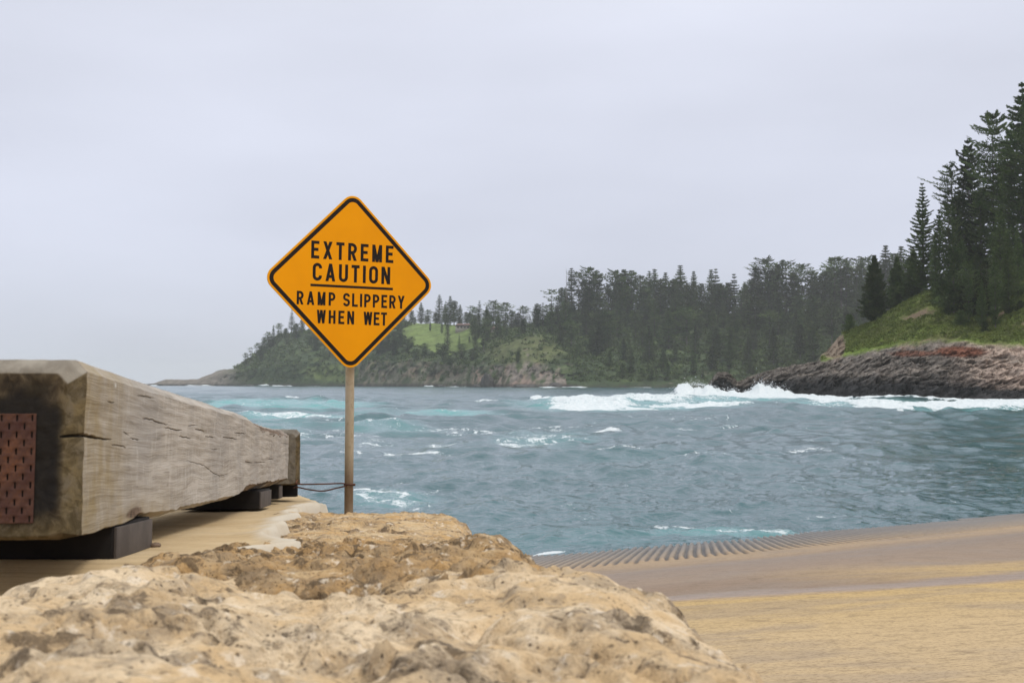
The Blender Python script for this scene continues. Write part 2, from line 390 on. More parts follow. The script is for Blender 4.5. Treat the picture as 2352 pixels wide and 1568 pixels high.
WET_STOPS = [(0, 1.), (4.8, .7), (5.8, .15), (6.9, .2), (7.3, .9), (8.8, .6), (9.4, .05), (10.1, .05), (10.2, .9), (10.6, .9), (10.75, 0.)]
M_RAMP = m_ramp()
def build_ramp():
    pitch = .165
    w0 = np.arange(8.5, 45, pitch/7); u = np.concatenate([np.linspace(-5, -.8, 6, endpoint=False), np.linspace(-.8, 6.6, 64)])
    U, W0 = np.meshgrid(u, w0, indexing='ij')
    wv = W0-.82*U+.012*gnoise(xyz(U*1.1, W0*.9), 3)+.05*sstep(4.4, 6.0, U)**2
    ph = (W0/pitch) % 1.0
    wid = .19+.09*gnoise(xyz(U*1.4, np.floor(W0/pitch)*7.3), 8)
    endn = 5.6+.5*gnoise(xyz(np.floor(W0/pitch)*3.1, 0.), 9)
    amp = sstep(endn+.5, endn-.5, U)*(1-.95*sstep(17, 24, W0))
    gr = sstep(wid+.12, wid-.06, np.abs(ph-.5))*amp*np.clip(.85+.5*gnoise(xyz(U*1.1, W0*.7), 19), .2, 1)
    z = ramp_h(U)-.026*gr+.006*amp*(np.cos((ph-.0)*2*pi))+.004*gnoise(xyz(U*3, wv*3), 5)*sstep(6.6, 5.5, U)
    xy = ramp_xy(wv, U); V1 = np.concatenate([xy, z[..., None]], -1).reshape(-1, 3)
    u2 = np.concatenate([np.linspace(6.6, 15, 60), np.linspace(15.4, 30, 24)]); w2 = np.arange(-12, 46, .3)
    U2, W2 = np.meshgrid(u2, w2, indexing='ij')
    z2 = ramp_h(U2)+.010*gnoise(xyz(U2*.7, W2*.5), 6)*sstep(6.6, 8, U2)
    V2 = np.concatenate([ramp_xy(W2, U2), z2[..., None]], -1).reshape(-1, 3)
    def uu(U, Wv): return U-.36*(Wv-8)*sstep(8.3, 10, U)
    F1 = gridf(len(u), len(w0)); F2 = gridf(len(u2), len(w2))+len(V1)
    at = {'u': np.concatenate([uu(U, wv).ravel(), uu(U2, W2).ravel()]), 'w': np.concatenate([wv.ravel(), W2.ravel()]),
          'groove': np.concatenate([gr.ravel(), np.zeros(U2.size)])}
    me = mesh('boat_ramp', np.concatenate([V1, V2]), np.concatenate([F1, F2])[:, ::-1], M_RAMP, True, at)
    struct('boat_ramp', me, 'wide concrete boat ramp with ribbed lower edge and mustard algae bands', 'ramp')
build_ramp()

# ------------------------------------------------------------------ the sea
M_WATER = m_water()
FOAM = [  # photo x, y, half width, half height, strength
 (1365, 932, 112, 9, 1.0), (1320, 926, 60, 10, 1.0), (1420, 921, 90, 7, .88), (1500, 915, 105, 8, .92), (1540, 921, 90, 6, .62), (1340, 938, 80, 3.5, 1.2), (1610, 933, 125, 5, 1.15), (1470, 940, 60, 3.5, 1.),
 (1612, 908.5, 66, 3.2, 1.4), (1668, 909.5, 60, 3, 1.25), (1765, 910, 58, 3.4, 1.4), (1730, 912, 95, 4, .95), (1640, 914, 100, 4, .62), (1870, 913, 95, 6, 1.2), (1930, 921, 80, 5, .9),
 (2010, 928, 70, 8, 1.25), (2070, 935, 60, 5, 1.1), (2180, 930, 130, 9, 1.12), (2300, 927, 130, 9, 1.15), (2250, 936, 150, 4, .8), (2420, 924, 120, 9, 1.1), (1900, 930, 130, 4, .5),
 (1140, 923, 70, 3.2, .85), (1235, 921, 40, 3.6, .95), (1233, 915, 14, 4, 1.2), (668, 918, 22, 4.5, 1.1), (730, 920, 28, 2.5, .7),
 (660, 953, 150, 4.2, .72), (760, 955, 70, 3, .6), (960, 953, 110, 3, .62), (1040, 950, 120, 4, .55), (700, 972, 160, 5, .42), (845, 979, 60, 3, .62), (860, 1010, 90, 9, .42), (620, 1000, 90, 12, .38),
 (950, 1038, 85, 5, .66), (800, 1036, 60, 5, .52), (1010, 1013, 40, 4, .6), (1235, 1008, 110, 20, .54), (1180, 1020, 60, 8, .54), (1060, 985, 160, 8, .40), (780, 1000, 140, 10, .40), (1388, 988, 42, 3.2, .85), (1280, 975, 80, 4, .45), (1560, 985, 80, 6, .45),
 (1860, 1040, 60, 7, .55), (1940, 968, 60, 3, .55), (1690, 978, 40, 4, .5), (880, 1140, 75, 14, .66), (935, 1150, 50, 10, .66), (835, 1128, 25, 4, .75), (990, 1165, 60, 8, .40),
 (1545, 1213, 60, 7, .62), (1655, 1222, 60, 5, .60), (1760, 1222, 85, 6, .78), (1880, 1219, 12, 4, .8), (1235, 1268, 60, 4, 1.2), (1400, 1190, 80, 8, .35)]
AER = [(690, 934, 170, 10, .85), (560, 932, 90, 9, .9), (700, 955, 160, 6, .8), (980, 957, 170, 8, .80), (860, 948, 70, 6, .4), (1020, 946, 130, 5, .45), (1450, 930, 260, 16, .7), (1700, 918, 150, 10, .8), (1960, 926, 160, 8, .7), (2250, 936, 200, 7, .5),
       (880, 985, 130, 9, .35), (1250, 1005, 120, 22, .25), (1680, 1226, 190, 9, .42), (900, 1145, 110, 18, .30), (620, 985, 110, 25, .30), (1300, 1240, 200, 20, .10)]
RIDGE = [  # x, y of crest base, half width, y sigma, height in photo px
 (1375, 929, 118, 5.5, 14), (1500, 917, 105, 3.2, 8), (1610, 933, 125, 2.4, 5), (1596, 908.3, 50, 1.7, 25), (1655, 909.3, 50, 1.5, 14), (1765, 909.8, 48, 1.6, 21), (1742, 909.3, 14, 1.2, 12), (2010, 931, 62, 2.8, 11), (2230, 929, 200, 2.6, 5), (1880, 914, 80, 2., 4),
 (690, 931, 175, 4.5, 11), (668, 920, 24, 1.6, 5), (1140, 926, 80, 2.5, 4), (1233, 918, 15, 1.6, 5), (862, 985, 60, 5, 11), (1000, 956, 170, 4, 6), (700, 957, 160, 3, 4), (1110, 934, 120, 4, 6), (1690, 1226, 190, 8, 9), (900, 1150, 120, 12, 7), (1560, 909, 20, 1.6, 6)]
def build_sea():
    v = [.300]
    while v[-1] > .16: v.append(v[-1]-.0018)
    r = [3/v[-1]]
    while r[-1] < 7000: r.append(r[-1]+min(.0062*r[-1]+.02, max(r[-1]**2/3*.00030, .02)+.0006*r[-1]))
    r = np.concatenate([3/np.array(v[:-1]), np.array(r)])
    az = np.concatenate([np.linspace(R(-45), R(-25.5), 24, endpoint=False), np.linspace(R(-25.5), R(25.5), 760), np.linspace(R(25.5), R(45), 25)[1:]])
    T = np.tan(az)/1.0
    D, TT = np.meshgrid(r, T, indexing='ij'); X = D*TT; Y = D
    PX = 1176+TT*F/1.0006; PY = 880.6+HC/D*F
    z = np.zeros_like(X); gx = z.copy(); gy = z.copy(); g = np.random.default_rng(3)
    dr = np.gradient(r)[:, None]; foc = np.zeros_like(X)
    lam = np.concatenate([np.geomspace(.45, 2.2, 26), np.geomspace(2.2, 9, 18), np.geomspace(10, 38, 8)])
    for l in lam:
        th = R(-62)+g.normal(0, .62 if l < 8 else .25)          # travel direction: in from the open sea on the left
        k = 2*pi/l; ph = g.uniform(0, 6.28); a = .0125*l**.86*g.uniform(.6, 1.3) if l < 9 else .0052*l**.9*g.uniform(.5, 1.2)
        warp = 1.6*gnoise(xyz(X/l/6, Y/l/6, l), 41)
        arg = k*(X*sin(th)+Y*cos(th))+ph+warp
        fade = np.clip((l/np.maximum(dr, 1e-6)-2.2)/2.5, 0, 1)
        z += a*fade*np.sin(arg); q_ = a*fade*np.cos(arg)*(.9 if l < 9 else .5); gx += q_*sin(th); gy += q_*cos(th)
    gust = .72+.55*gnoise(xyz(X/26, Y/38), 5)
    calm = 1-.50*sstep(1500, 2352, PX)*sstep(940, 1020, PY)
    am = np.clip(gust, .3, 1.5)*calm*1.15; z *= am; gx *= am; gy *= am
    open_ = sstep(0, 160, D); am = .55+.75*open_; z *= am; gx *= am; gy *= am
    z += .035*fbm(xyz(X*.9, Y*.9), 3, s=12)*(D < 160)
    px_m = D/F
    n1 = gnoise(xyz(PX/22, PY/5), 31); n2 = gnoise(xyz(PX/7, PY/2.2), 32); n3 = gnoise(xyz(X*.5, Y*.25), 33)
    foam = np.zeros_like(X); aer = np.zeros_like(X)
    wx = 10*n1; wy = 1.6*gnoise(xyz(PX/40, PY/9), 35)
    for (cx, cyy, rx, ry, s) in FOAM:
        q = ((PX+wx*rx/60-cx)/rx)**2+((PY+wy*min(1.5, ry/5)-cyy)/ry)**2
        foam = np.maximum(foam, s*sstep(1.5, .25, q))
    for (cx, cyy, rx, ry, s) in AER:
        q = ((PX+2*wx-cx)/rx)**2+((PY+wy-cyy)/ry)**2
        aer = np.maximum(aer, s*sstep(1.7, .2, q))
    for (cx, cyy, rx, wy_, h) in RIDGE:
        dy = PY+wy*.8*min(1, wy_/4)-cyy
        prof = np.where(dy > 0, np.exp(-(dy/(wy_*.75))**2), np.exp(-(dy/(wy_*1.5))**2))
        e = np.exp(-np.abs((PX-cx)/rx)**3.2)
        z += h*px_m*prof*e*(.80+.45*n1+.25*n2)
    # whitecaps and lace on crests, more of it out in the open
    zs = z/(.03+.0032*np.minimum(D, 120)); cap = sstep(1.0, 2.3, zs)*sstep(16, 50, D)*.55*np.clip(.5+n3, 0, 1)
    foam = np.maximum(foam, cap*(1-.6*sstep(1900, 2300, PX)))
    patch = sstep(.05, .6, fbm(xyz(X/22, Y/30), 3, s=50))*sstep(14, 40, D)*(1-.8*sstep(1500, 2300, PX)*sstep(960, 1000, PY))
    foam = np.maximum(foam, .31*patch*(PY < 1150)*sstep(1150, 1050, PY))
    lump = np.clip(foam-.7, 0, 1)*px_m
    z += lump*(5.5*np.abs(gnoise(xyz(PX/9, PY/2.6), 60))+3.6*np.abs(gnoise(xyz(PX/3.2, PY/1.3), 61)))
    nearness = sstep(130, 25, D)
    for shore, lst in ((far, [(340, 366, 1.1, 3), (425, 500, 1.1, 3), (585, 622, 1.3, 8), (622, 674, 1.2, 3), (700, 760, .7, 1), (973, 1000, 1.2, 6), (1012, 1074, 1.1, 2), (1120, 1180, .6, 1), (1236, 1352, 1.25, 3), (1420, 1500, .8, 1), (1570, 1620, .9, 2)]),
                       (near, [(1596, 1700, 1.0, 2), (1800, 1960, 1.2, 4), (1960, 2600, 1.2, 5)])):
        ds = np.interp(PX, shore.xs, shore.d0); k_ = 1.0 if shore is far else .45
        for (xa, xb, st_, hp) in lst:
            e_ = sstep(xa-3, xa+8, PX+2*n2)*sstep(xb+3, xb-8, PX+2*n2); dd = ds-D
            band = sstep(-40*k_, 0, dd)*sstep(60*k_*(1+.6*n1), 18*k_, dd)
            foam = np.maximum(foam, st_*e_*band*(1 if shore is far else np.clip(.9+.6*n1, 0, 1)))
            z += hp*px_m*e_*np.exp(-((dd-22*k_)/(16*k_))**2)*np.clip(.6+.7*n1+.3*n2, .1, 1.4)
    z += (.030*gnoise(xyz(X*2.1, Y*2.1), 71)+.017*gnoise(xyz(X*4.7, Y*4.7), 72))*sstep(75, 30, D)
    V = xyz(X+gx, Y+gy, z).reshape(-1, 3)
    me = mesh('sea', V, gridf(len(r), len(az)), M_WATER, True, {'foam': foam, 'aer': aer, 'near': nearness, 'calm': sstep(1750, 2300, PX)*sstep(950, 1010, PY)})
    struct('sea', me, 'choppy teal sea with white breaking waves', 'sea')

# ------------------------------------------------------------------ shores as real terrain: columns measured at their true distance
class Shore:
    """a landform from profile rows: for each photo column the ground height seen at several distances"""
    def __init__(s, xs, d0, rows, offs, ps):
        s.xs = np.array(xs, float); s.d0 = np.array(d0, float); s.offs = offs; s.ps = np.array(ps, float); s.rows = [np.array(q, float) for q in rows]
    def at(s, px, p):
        px, p = np.broadcast_arrays(np.atleast_1d(np.asarray(px, float)), np.asarray(p, float)); d0 = np.interp(px, s.xs, s.d0)
        ds = []; zs = []
        for q, o in zip(s.rows, s.offs):
            d = d0+o; ds.append(d)
            if q.max() < 250: zs.append(np.interp(px, s.xs, q))            # given as a height
            else: zs.append(HC+ray(px, np.interp(px, s.xs, q))[1]*d)
        k = np.clip(np.searchsorted(s.ps, p, side='right')-1, 0, len(s.ps)-2)
        ds = np.stack(np.broadcast_arrays(*ds)); zs = np.stack(np.broadcast_arrays(*zs))
        f = (p-s.ps[k])/(s.ps[k+1]-s.ps[k]); f = np.clip(f, 0, 1)
        g = lambda A: np.take_along_axis(A, k[None], 0)[0]*(1-f)+np.take_along_axis(A, k[None]+1, 0)[0]*f
        d = g(ds); z = g(zs)
        return col_x(px, d), d, z
FX = [300, 350, 383, 454, 511, 552, 600, 640, 700, 800, 900, 940, 1000, 1075, 1100, 1180, 1215, 1240, 1300, 1400, 1500, 1600, 1700, 1800, 1900, 2000, 2100, 2400]
FD = [1750, 1660, 1620, 1560, 1500, 1450, 1400, 1350, 1300, 1250, 1180, 1150, 1120, 1060, 1010, 950, 935, 925, 910, 900, 890, 880, 870, 850, 820, 800, 800, 800]
CLF = [888, 883, 875, 875.5, 864, 856, 848, 842, 838, 836, 832, 832, 836, 840, 842, 838, 836, 838, 850, 858, 862, 864, 866, 866, 866, 866, 866, 866]
MID = [889, 884, 874, 874, 854, 848, 824, 806, 800, 797, 792, 798, 812, 812, 815, 785, 774, 777, 800, 812, 816, 818, 818, 818, 818, 818, 818, 818]
RDG = [889, 884, 873, 873, 851, 845, 810, 774, 764, 760, 750, 745, 746, 749, 752, 762, 755, 745, 735, 738, 740, 738, 742, 740, 735, 725, 720, 720]
n_ = len(FX)
far = Shore(FX, FD, [np.full(n_, -6.), np.full(n_, 1.2), CLF, MID, RDG, RDG, np.full(n_, -5.)], [-12, 0, 24, 95, 235, 420, 900], [-.08, 0, .12, .35, .72, .88, 1.])
NX = [1540, 1590, 1612, 1640, 1668, 1690, 1720, 1780, 1870, 1895, 1920, 1990, 2060, 2130, 2200, 2280, 2352, 2450, 2700, 3000]
ND = [335, 330, 327, 324, 320, 316, 312, 300, 285, 280, 275, 262, 252, 246, 240, 232, 225, 215, 190, 170]
NA = [940, 930, 893, 866, 862, 886, 876, 866, 862, 862, 862, 864, 866, 868, 872, 878, 882, 882, 880, 880]
NB = [945, 935, 893, 853, 851, 873, 861, 844, 833, 831, 829, 817, 810, 806, 802, 812, 820, 818, 815, 815]
NC = [948, 938, 896, 857, 856, 876, 861, 843, 828, 800, 770, 748, 708, 672, 692, 704, 660, 610, 560, 540]
ND2 = [950, 940, 900, 862, 862, 880, 864, 848, 834, 806, 776, 752, 712, 668, 640, 602, 570, 520, 470, 450]
m_ = len(NX)
near = Shore(NX, ND, [np.full(m_, -4.), np.full(m_, -.4), NA, NB, NC, ND2, ND2, np.full(m_, -4.)], [-8, 0, 7, 26, 70, 140, 260, 420], [-.06, 0, .10, .30, .60, .80, .92, 1.])

def in_field(px, py):            # the mown slope on the far hill
    up = np.interp(px, [925, 945, 1075, 1110, 1120], [752, 741, 746, 766, 790]); lo = np.interp(px, [925, 950, 1000, 1060, 1100, 1120], [770, 792, 812, 812, 800, 790])
    return (px > 925) & (px < 1120) & (py > up) & (py < lo)
def build_far():
    px = np.concatenate([np.linspace(300, 2150, 760), [2300, 2400]]); p = np.concatenate([[-.08, -.04], np.linspace(0, .12, 26), np.linspace(.13, .72, 90), np.linspace(.74, 1, 12)])
    P, X = np.meshgrid(p, px, indexing='ij')
    x, d, z = far.at(X, P); Q = xyz(x, d, z)
    py = 880.6-(z-HC)/d*F
    land = sstep(2, 9, z)
    n1 = fbm(Q/38, 5, s=1); n2 = fbm(Q/9, 4, s=2, ridged=True); n3 = fbm(xyz(x/5, d/14, z/22), 4, s=3)
    k = land*sstep(365, 560, X)
    z2 = z+k*(5.5*n1+2.5*n2*sstep(.5, .1, P)); d2 = d+k*sstep(.4, .05, P)*(14*n3+9*n1+5*n2); x2 = x+k*2.5*gnoise(Q/7, 9)
    z2 = z2+(1-k)*(1.6*n2+1.2*np.round(2*n1)/2+.9*n3)*(z > 1)
    scrub = np.array([.040, .060, .026]); grass = np.array([.135, .185, .052]); dry = np.array([.105, .118, .046])
    cl1 = np.array([.135, .115, .098]); cl2 = np.array([.180, .128, .102]); dk = np.array([.035, .032, .030]); paleg = np.array([.095, .125, .040])
    e = lambda a: a[..., None]
    c = scrub*(1+.35*e(n1)); c = c+e(sstep(.0, .45, fbm(Q/24, 4, s=7)))*(paleg-c)*.7
    # mound above the bluff and grassy banks at the foot of the left head
    mound = sstep(1.25, .6, ((X-1205)/95)**2+((py-805)/36)**2); c += e(mound)*(dry-c)*.8
    bank = sstep(1.3, .4, ((X-760)/70)**2+((py-858)/20)**2); c += e(bank*.8)*(paleg*1.15-c)
    fld = in_field(X+6*n1, py+4*n2); c = np.where(e(fld), grass*(1+.18*e(n1)), c)
    bare = sstep(.145, .09, P)*sstep(-.10, .22, n3+.25*n2+.75*sstep(.55, 0, np.minimum(np.abs(X-1195)/110, 1))+.35*sstep(90, 20, np.abs(X-900))+.3*sstep(60, 10, np.abs(X-1030))-.8*(X < 820)-.75*(X > 1300))
    bare = np.maximum(bare, sstep(.32, .12, P)*sstep(.18, .4, n3)*(X > 840)*(X < 1320)*.85)
    bare = np.maximum(bare, sstep(.35, .5, fbm(Q/16, 4, s=21))*(P < .62)*(X > 1180)*.8)
    rockc = cl1+(cl2-cl1)*e(sstep(-.1, .3, fbm(Q/20, 3, s=5))); bare = bare*np.where(X < 1085, .55, 1.)*sstep(-.28, .05, fbm(Q/9, 4, s=27)); c += e(bare)*(rockc*(1+.9*e(n2)+.5*e(n3))-c)
    tip = sstep(575, 500, X+30*n1); c += e(tip*.85)*(np.array([.135, .115, .10])*(1+.7*e(n2))-c)
    c += e(sstep(3.4+1.2*n1, 1.6, z2)*(X < 1330))*(dk-c); c += e(sstep(2.6, 1.2, z2)*(X >= 1330))*(dk*1.4-c)
    V = xyz(x2, d2, z2)
    me = mesh('far_hillside', V.reshape(-1, 3), gridf(*P.shape), m_terrain('far_hillside_ground', .09, .5, 1.2), True, cols=np.clip(c, .01, 1).reshape(-1, 3))
    struct('far_hillside', me, 'hazy far headland and hillside with cliffs, scrub and a green field', 'hillside')
def near_surf(X, P):
    x, d, z = near.at(X, P); Q = xyz(x, d, z)
    land = sstep(-1, 3, z)
    lay = z+.22*x*.12
    n1 = fbm(Q/11, 5, s=61); n2 = fbm(Q/3.2, 5, s=62, ridged=True); f1, f2, cid = worley(xyz(x/3.6+.2*z, d/3.0, z/.75+.25*x/3.6)+.7*e3(n1), 63); f1b, f2b, cb = worley(xyz(x/.9, d/1.2, z/.4)+.3*e3(n1), 65)
    n4 = fbm(xyz(x/7, d/6, z/.9+x/30), 4, .6, s=68, ridged=True)
    rock = np.maximum(sstep(.40, .30, P+.05*n1), sstep(1896, 1868, X)*(P < .8))
    crag = sstep(1.3, .5, ((X-1908)/34)**2+((880.6-(z-HC)/d*F-790)/34)**2)
    rk = np.maximum(rock, crag)*land
    d = d-rk*((cid-.5)*1.5+2.2*n2+6.0*n1+1.5*n4+.7*(cb-.5)); z = z+rk*(.55*n2+.35*(cb-.5)+.5*(cid-.5)+1.3*n1*(P > .05)+.9*n4-1.7*(P > .05))
    z = z+(1-rock)*land*(.9*n1+.18*n2)
    return x, d, z, n1, n2, rock, crag, cid, cb
def e3(a): return a[..., None]
def build_near():
    px = np.concatenate([np.linspace(1545, 2420, 760), np.linspace(2425, 3000, 120)]); p = np.concatenate([[-.06, -.03], np.linspace(0, .30, 120), np.linspace(.303, .62, 110), np.linspace(.63, 1, 30)])
    P, X = np.meshgrid(p, px, indexing='ij')
    x, d, z, n1, n2, rock, crag, cid, cb = near_surf(X, P); Q = xyz(x, d, z); py = 880.6-(z-HC)/d*F
    g1 = np.array([.135, .185, .035]); g2 = np.array([.115, .115, .045]); g3 = np.array([.16, .24, .035])
    c = g1+(g2-g1)*e3(sstep(-.25, .35, fbm(Q/9, 4, s=71)))
    c += e3(sstep(.46, .32, P)*sstep(2150, 1980, X))*(g3-c)*.8
    c += e3(sstep(.15, .5, fbm(Q/5, 4, s=72)))*(np.array([.10, .085, .05])-c)*.6
    dark = np.array([.024, .023, .023]); mid = np.array([.125, .108, .092]); pink = np.array([.33, .25, .20]); red = np.array([.19, .075, .045])
    t = sstep(.07, .17, P+.05*n1+.03*(cid-.5)); rc = dark*(1+.6*e3(cb-.3))+(mid-dark)*e3(t)
    rc += e3(sstep(2120, 2330, X+60*n1)*sstep(.07, .16, P+.06*n2*.5))*(pink-rc)*.85
    rc += e3(sstep(.1, .5, fbm(xyz(x/6, d/9, z/1.4), 4, s=74))*t)*(np.array([.235, .20, .168])-rc)*.85
    rc *= (1+.7*e3(cid-.5)+.6*e3(cb-.5)+.5*e3(n2)*e3(t)+.45*e3(fbm(xyz(x/5, d/5, z/.7+x/25), 4, .6, s=69)))
    c += e3(sstep(.3, .7, rock))*(rc-c)
    rs = sstep(1.2, .4, ((X-2195)/70)**2+((py-808)/14)**2+.5*n1); c += e3(rs)*(red-c)
    rs = sstep(1.2, .3, ((X-2090)/60)**2+((py-812)/8)**2+.6*n1); c += e3(rs)*(red-c)*.8
    c += e3(crag)*(np.array([.27, .20, .155])*(1+.4*e3(n2))-c)*.9
    c += e3(sstep(.08, .28, fbm(Q/7, 4, s=77))*(P > .33)*(P < .6)*(X > 2050))*(np.array([.20, .135, .10])-c)*.8
    c += e3(sstep(.62, .72, P))*(np.array([.05, .055, .03])-c)
    me = mesh('rocky_point', xyz(x, d, z).reshape(-1, 3), gridf(*P.shape), m_terrain('rocky_point_ground', 1.1, 4.5, .6), True, cols=np.clip(c, .01, 1).reshape(-1, 3))
    struct('rocky_point', me, 'dark layered rock point with steep grassy slope beside the bay', 'headland')
build_far(); build_near(); build_sea()

# ------------------------------------------------------------------ trees
M_FAR = m_foliage('far_pine_needles', (.017, .031, .010), (.066, .108, .030), (.165, .215, .066), .16)
M_NEAR = m_foliage('pine_needles', (.036, .060, .020), (.085, .128, .042), (.155, .195, .066), .35)
M_SCRUB = m_foliage('scrub_leaves', (.018, .032, .012), (.048, .076, .025), (.105, .140, .046), .25)
M_BARK = m_bark()
def leaves(c, d, up, ln, wd, rg):
    """rhombus leaf clumps at c along d"""
    d = d/(np.linalg.norm(d, axis=1)[:, None]+1e-9); s = np.cross(d, up+rg.normal(0, .35, up.shape)); s /= np.linalg.norm(s, axis=1)[:, None]+1e-9
    a = d*ln[:, None]*.5; b = s*wd[:, None]*.5
    V = np.stack([c-a, c+b-a*.1, c+a, c-b-a*.1], 1).reshape(-1, 3)
    return V, np.arange(len(V)).reshape(-1, 4)
def pine(seed, H, Rad, prof, levels=24, nb=6, seg=6, q=2, z0=.12, clump=1.5, rise=.12, f0=.2, skip=0., wood=False, bend=.0, frond=.30, thick=.35, tufts=False, twist=.12, drop=0.):
    rg = np.random.default_rng(seed); C = []; Dd = []; Ln = []; Wd = []; g = Geo()
    bx, by = rg.normal(0, bend, 2)*H
    axis = lambda t: np.array([bx*t*t, by*t*t, 0])
    n = 12; tt = np.linspace(0, 1, n); path = np.stack([bx*tt**2, by*tt**2, tt*H*.985], 1); path[0, 2] = -1.5
    add_tube(g, path, H*.0125*(1-tt*.93)+.02, 8)
    for i in range(levels):
        t = (i+rg.uniform(-.18, .18))/levels; t = min(max(t, 0), .995); zz = H*(z0+(1-z0)*t); r = Rad*prof(t)*rg.uniform(.85, 1.12)
        if rg.random() < skip: continue
        off = rg.uniform(0, 6.28); k = max(3, int(round(nb*(.7+.3*(1-t)))))
        for b in range(k):
            if rg.random() < skip*.7: continue
            a = off+b*2*pi/k+rg.normal(0, twist); Lb = r*rg.uniform(.58, 1.16); o = np.array([cos(a), sin(a), 0]); sd_ = np.array([-sin(a), cos(a), 0])
            rs = rise*rg.uniform(.6, 1.4)
            base = axis(zz/H)+np.array([0, 0, zz])
            if wood and Lb > .06*Rad:
                f = np.linspace(0, .95, 4); add_tube(g, base+o*(Lb*f)[:, None]+np.array([0, 0, 1])*(Lb*(rs*f**2-drop*f))[:, None], H*.0022*(1.1-f), 3, False)
            fs = np.repeat(f0+(1-f0)*(np.arange(seg)+.5)/seg, q); m = len(fs); fs = np.clip(fs+rg.uniform(-.5, .5, m)*(1-f0)/seg, .05, 1.03)
            if tufts: lat = rg.normal(0, .5, m)*frond*Lb*(.5+.5*fs)
            else: lat = rg.uniform(-1, 1, m)*frond*Lb*np.sin(np.clip(fs*1.02, 0, 1)*pi*.86+.28)
            upz = rg.uniform(-.15, 1, m)*thick*clump
            c = base+o*(Lb*fs)[:, None]+sd_*lat[:, None]+np.array([0, 0, 1])*(Lb*(rs*fs**2-drop*fs)+upz)[:, None]
            dd = o*rg.uniform(.4, 1.1, m)[:, None]+sd_*(np.sign(lat)*rg.uniform(0, .9, m))[:, None]+np.array([0, 0, 1])*rg.uniform(-.1, .75, m)[:, None]
            C.append(c); Dd.append(dd); s = clump*(.55+.45*min(1, r/(Rad*.45)))
            Ln.append(s*rg.uniform(.6, 1.35, m)); Wd.append(s*rg.uniform(.22, .5, m))
    C = np.concatenate(C); V, Fq = leaves(C, np.concatenate(Dd), np.tile([0, 0, 1.], (len(C), 1)), np.concatenate(Ln), np.concatenate(Wd), rg)
    return (V, Fq), g, H
def proto(name, mat, **k):
    (V, Fq), g, H = pine(**k)
    return mesh(name+'_crown', V, Fq, mat), g.mesh(name+'_trunk', M_BARK, True), H
cone = lambda t: (1-t)**.85*(.25+.75*min(1, t/.08))+.03
narrow = lambda t: (1-t)**.7*.95*(.45+.55*min(1, t/.12))+.04
column = lambda t: (1-t**3.2)**.8*(.70+.30*sin(t*9)**2)*(.5+.5*min(1, t/.15))+.04
dome = lambda t: (.42+.58*sstep(.1, .75, t))*(1-max(0, t-.72)/.28)**.45+.05
flat = lambda t: (.30+.70*sstep(.35, .85, t))*(1-max(0, t-.86)/.14)**.5*(.65+.35*sin(t*21)**2)+.04
FARP = [proto('far_cone', M_FAR, seed=1, H=40, Rad=8.0, prof=cone, levels=24, nb=7, seg=6, q=3, clump=2.0, z0=.10, rise=.16),
        proto('far_column', M_FAR, seed=2, H=42, Rad=7.4, prof=column, levels=24, nb=7, seg=6, q=3, clump=2.3, z0=.16, rise=.22),
        proto('far_dome', M_FAR, seed=3, H=40, Rad=8.2, prof=dome, levels=21, nb=6, seg=6, q=3, clump=2.2, z0=.25, rise=.22, skip=.10),
        proto('far_flat', M_FAR, seed=4, H=42, Rad=7.4, prof=flat, levels=18, nb=5, seg=6, q=3, clump=2.0, z0=.30, rise=.20, skip=.20, f0=.35),
        proto('far_tier', M_FAR, seed=5, H=40, Rad=7.2, prof=cone, levels=15, nb=7, seg=7, q=5, clump=1.9, z0=.22, rise=.10, thick=.25),
        proto('far_column_wide', M_FAR, seed=6, H=40, Rad=8.6, prof=column, levels=22, nb=7, seg=7, q=3, clump=2.4, z0=.12, rise=.28, skip=.08),
        proto('far_spire', M_FAR, seed=8, H=40, Rad=5.6, prof=narrow, levels=26, nb=6, seg=5, q=3, clump=1.8, z0=.06, rise=.14)]
COUNT = {}
def tree(kind, name, label, cat, px, p, top, shore, group, rot=None, wide=1., lean=(0, 0), h=None, pr=None, zfix=0.):
    cr_, tr_, H = (pr or FARP)[kind]
    x, d, z = (float(np.ravel(v)[0]) for v in shore.at(px, p)); z -= .8-zfix
    zt = HC+float(ray(px, top)[1])*d if top is not None else z+h
    s = (zt-z)/H
    o = thing(name, label, cat, (x, d, z), group)
    o.scale = (s*wide, s*wide, s); o.rotation_euler = (lean[0], lean[1], rnd.uniform(0, 6.28) if rot is None else rot)
    obj('trunk', tr_, o); obj('crown', cr_, o)
    return o
SKY = 'pine on the skyline of the dense forest across the bay'
# left headland: each skyline pine by itself
LH = 'trees on the far hazy headland'
lh = [(565, 810, .30, 2, 'smallest leaning pine at the seaward end of the hazy headland'), (576, 796, .34, 3, 'second pine from the sea on the hazy headland, taller than the smallest'),
      (592, 787, .40, 2, 'rounded dark pine low on the seaward shoulder of the headland'), (607, 773, .42, 5, 'bushy pine halfway up the seaward shoulder of the headland'),
      (617, 762, .50, 2, 'dark pine just left of the pointed pine on the headland shoulder'), (628, 746, .55, 6, 'narrow pointed pine at the top of the headland shoulder'),
      (641, 742, .58, 2, 'broad rounded pine beside the pointed pine on the headland top'), (655, 754, .60, 1, 'low dark pine between the broad pine and the lone pine'),
      (670, 709, .70, 4, 'tall lone pine with airy tiers standing against the sky left of the sign'), (694, 727, .70, 1, 'dark bushy pine half hidden behind the left edge of the sign'),
      (712, 735, .70, 0, None), (600, 792, .30, 5, 'low bush-like pine under the shoulder pines of the headland')]
for x_, t_, p_, k_, l_ in lh:
    if l_: tree(k_, 'pine_tree', l_, 'pine tree', x_, p_, t_, far, LH, wide=1.25 if k_ != 4 else 1.05)
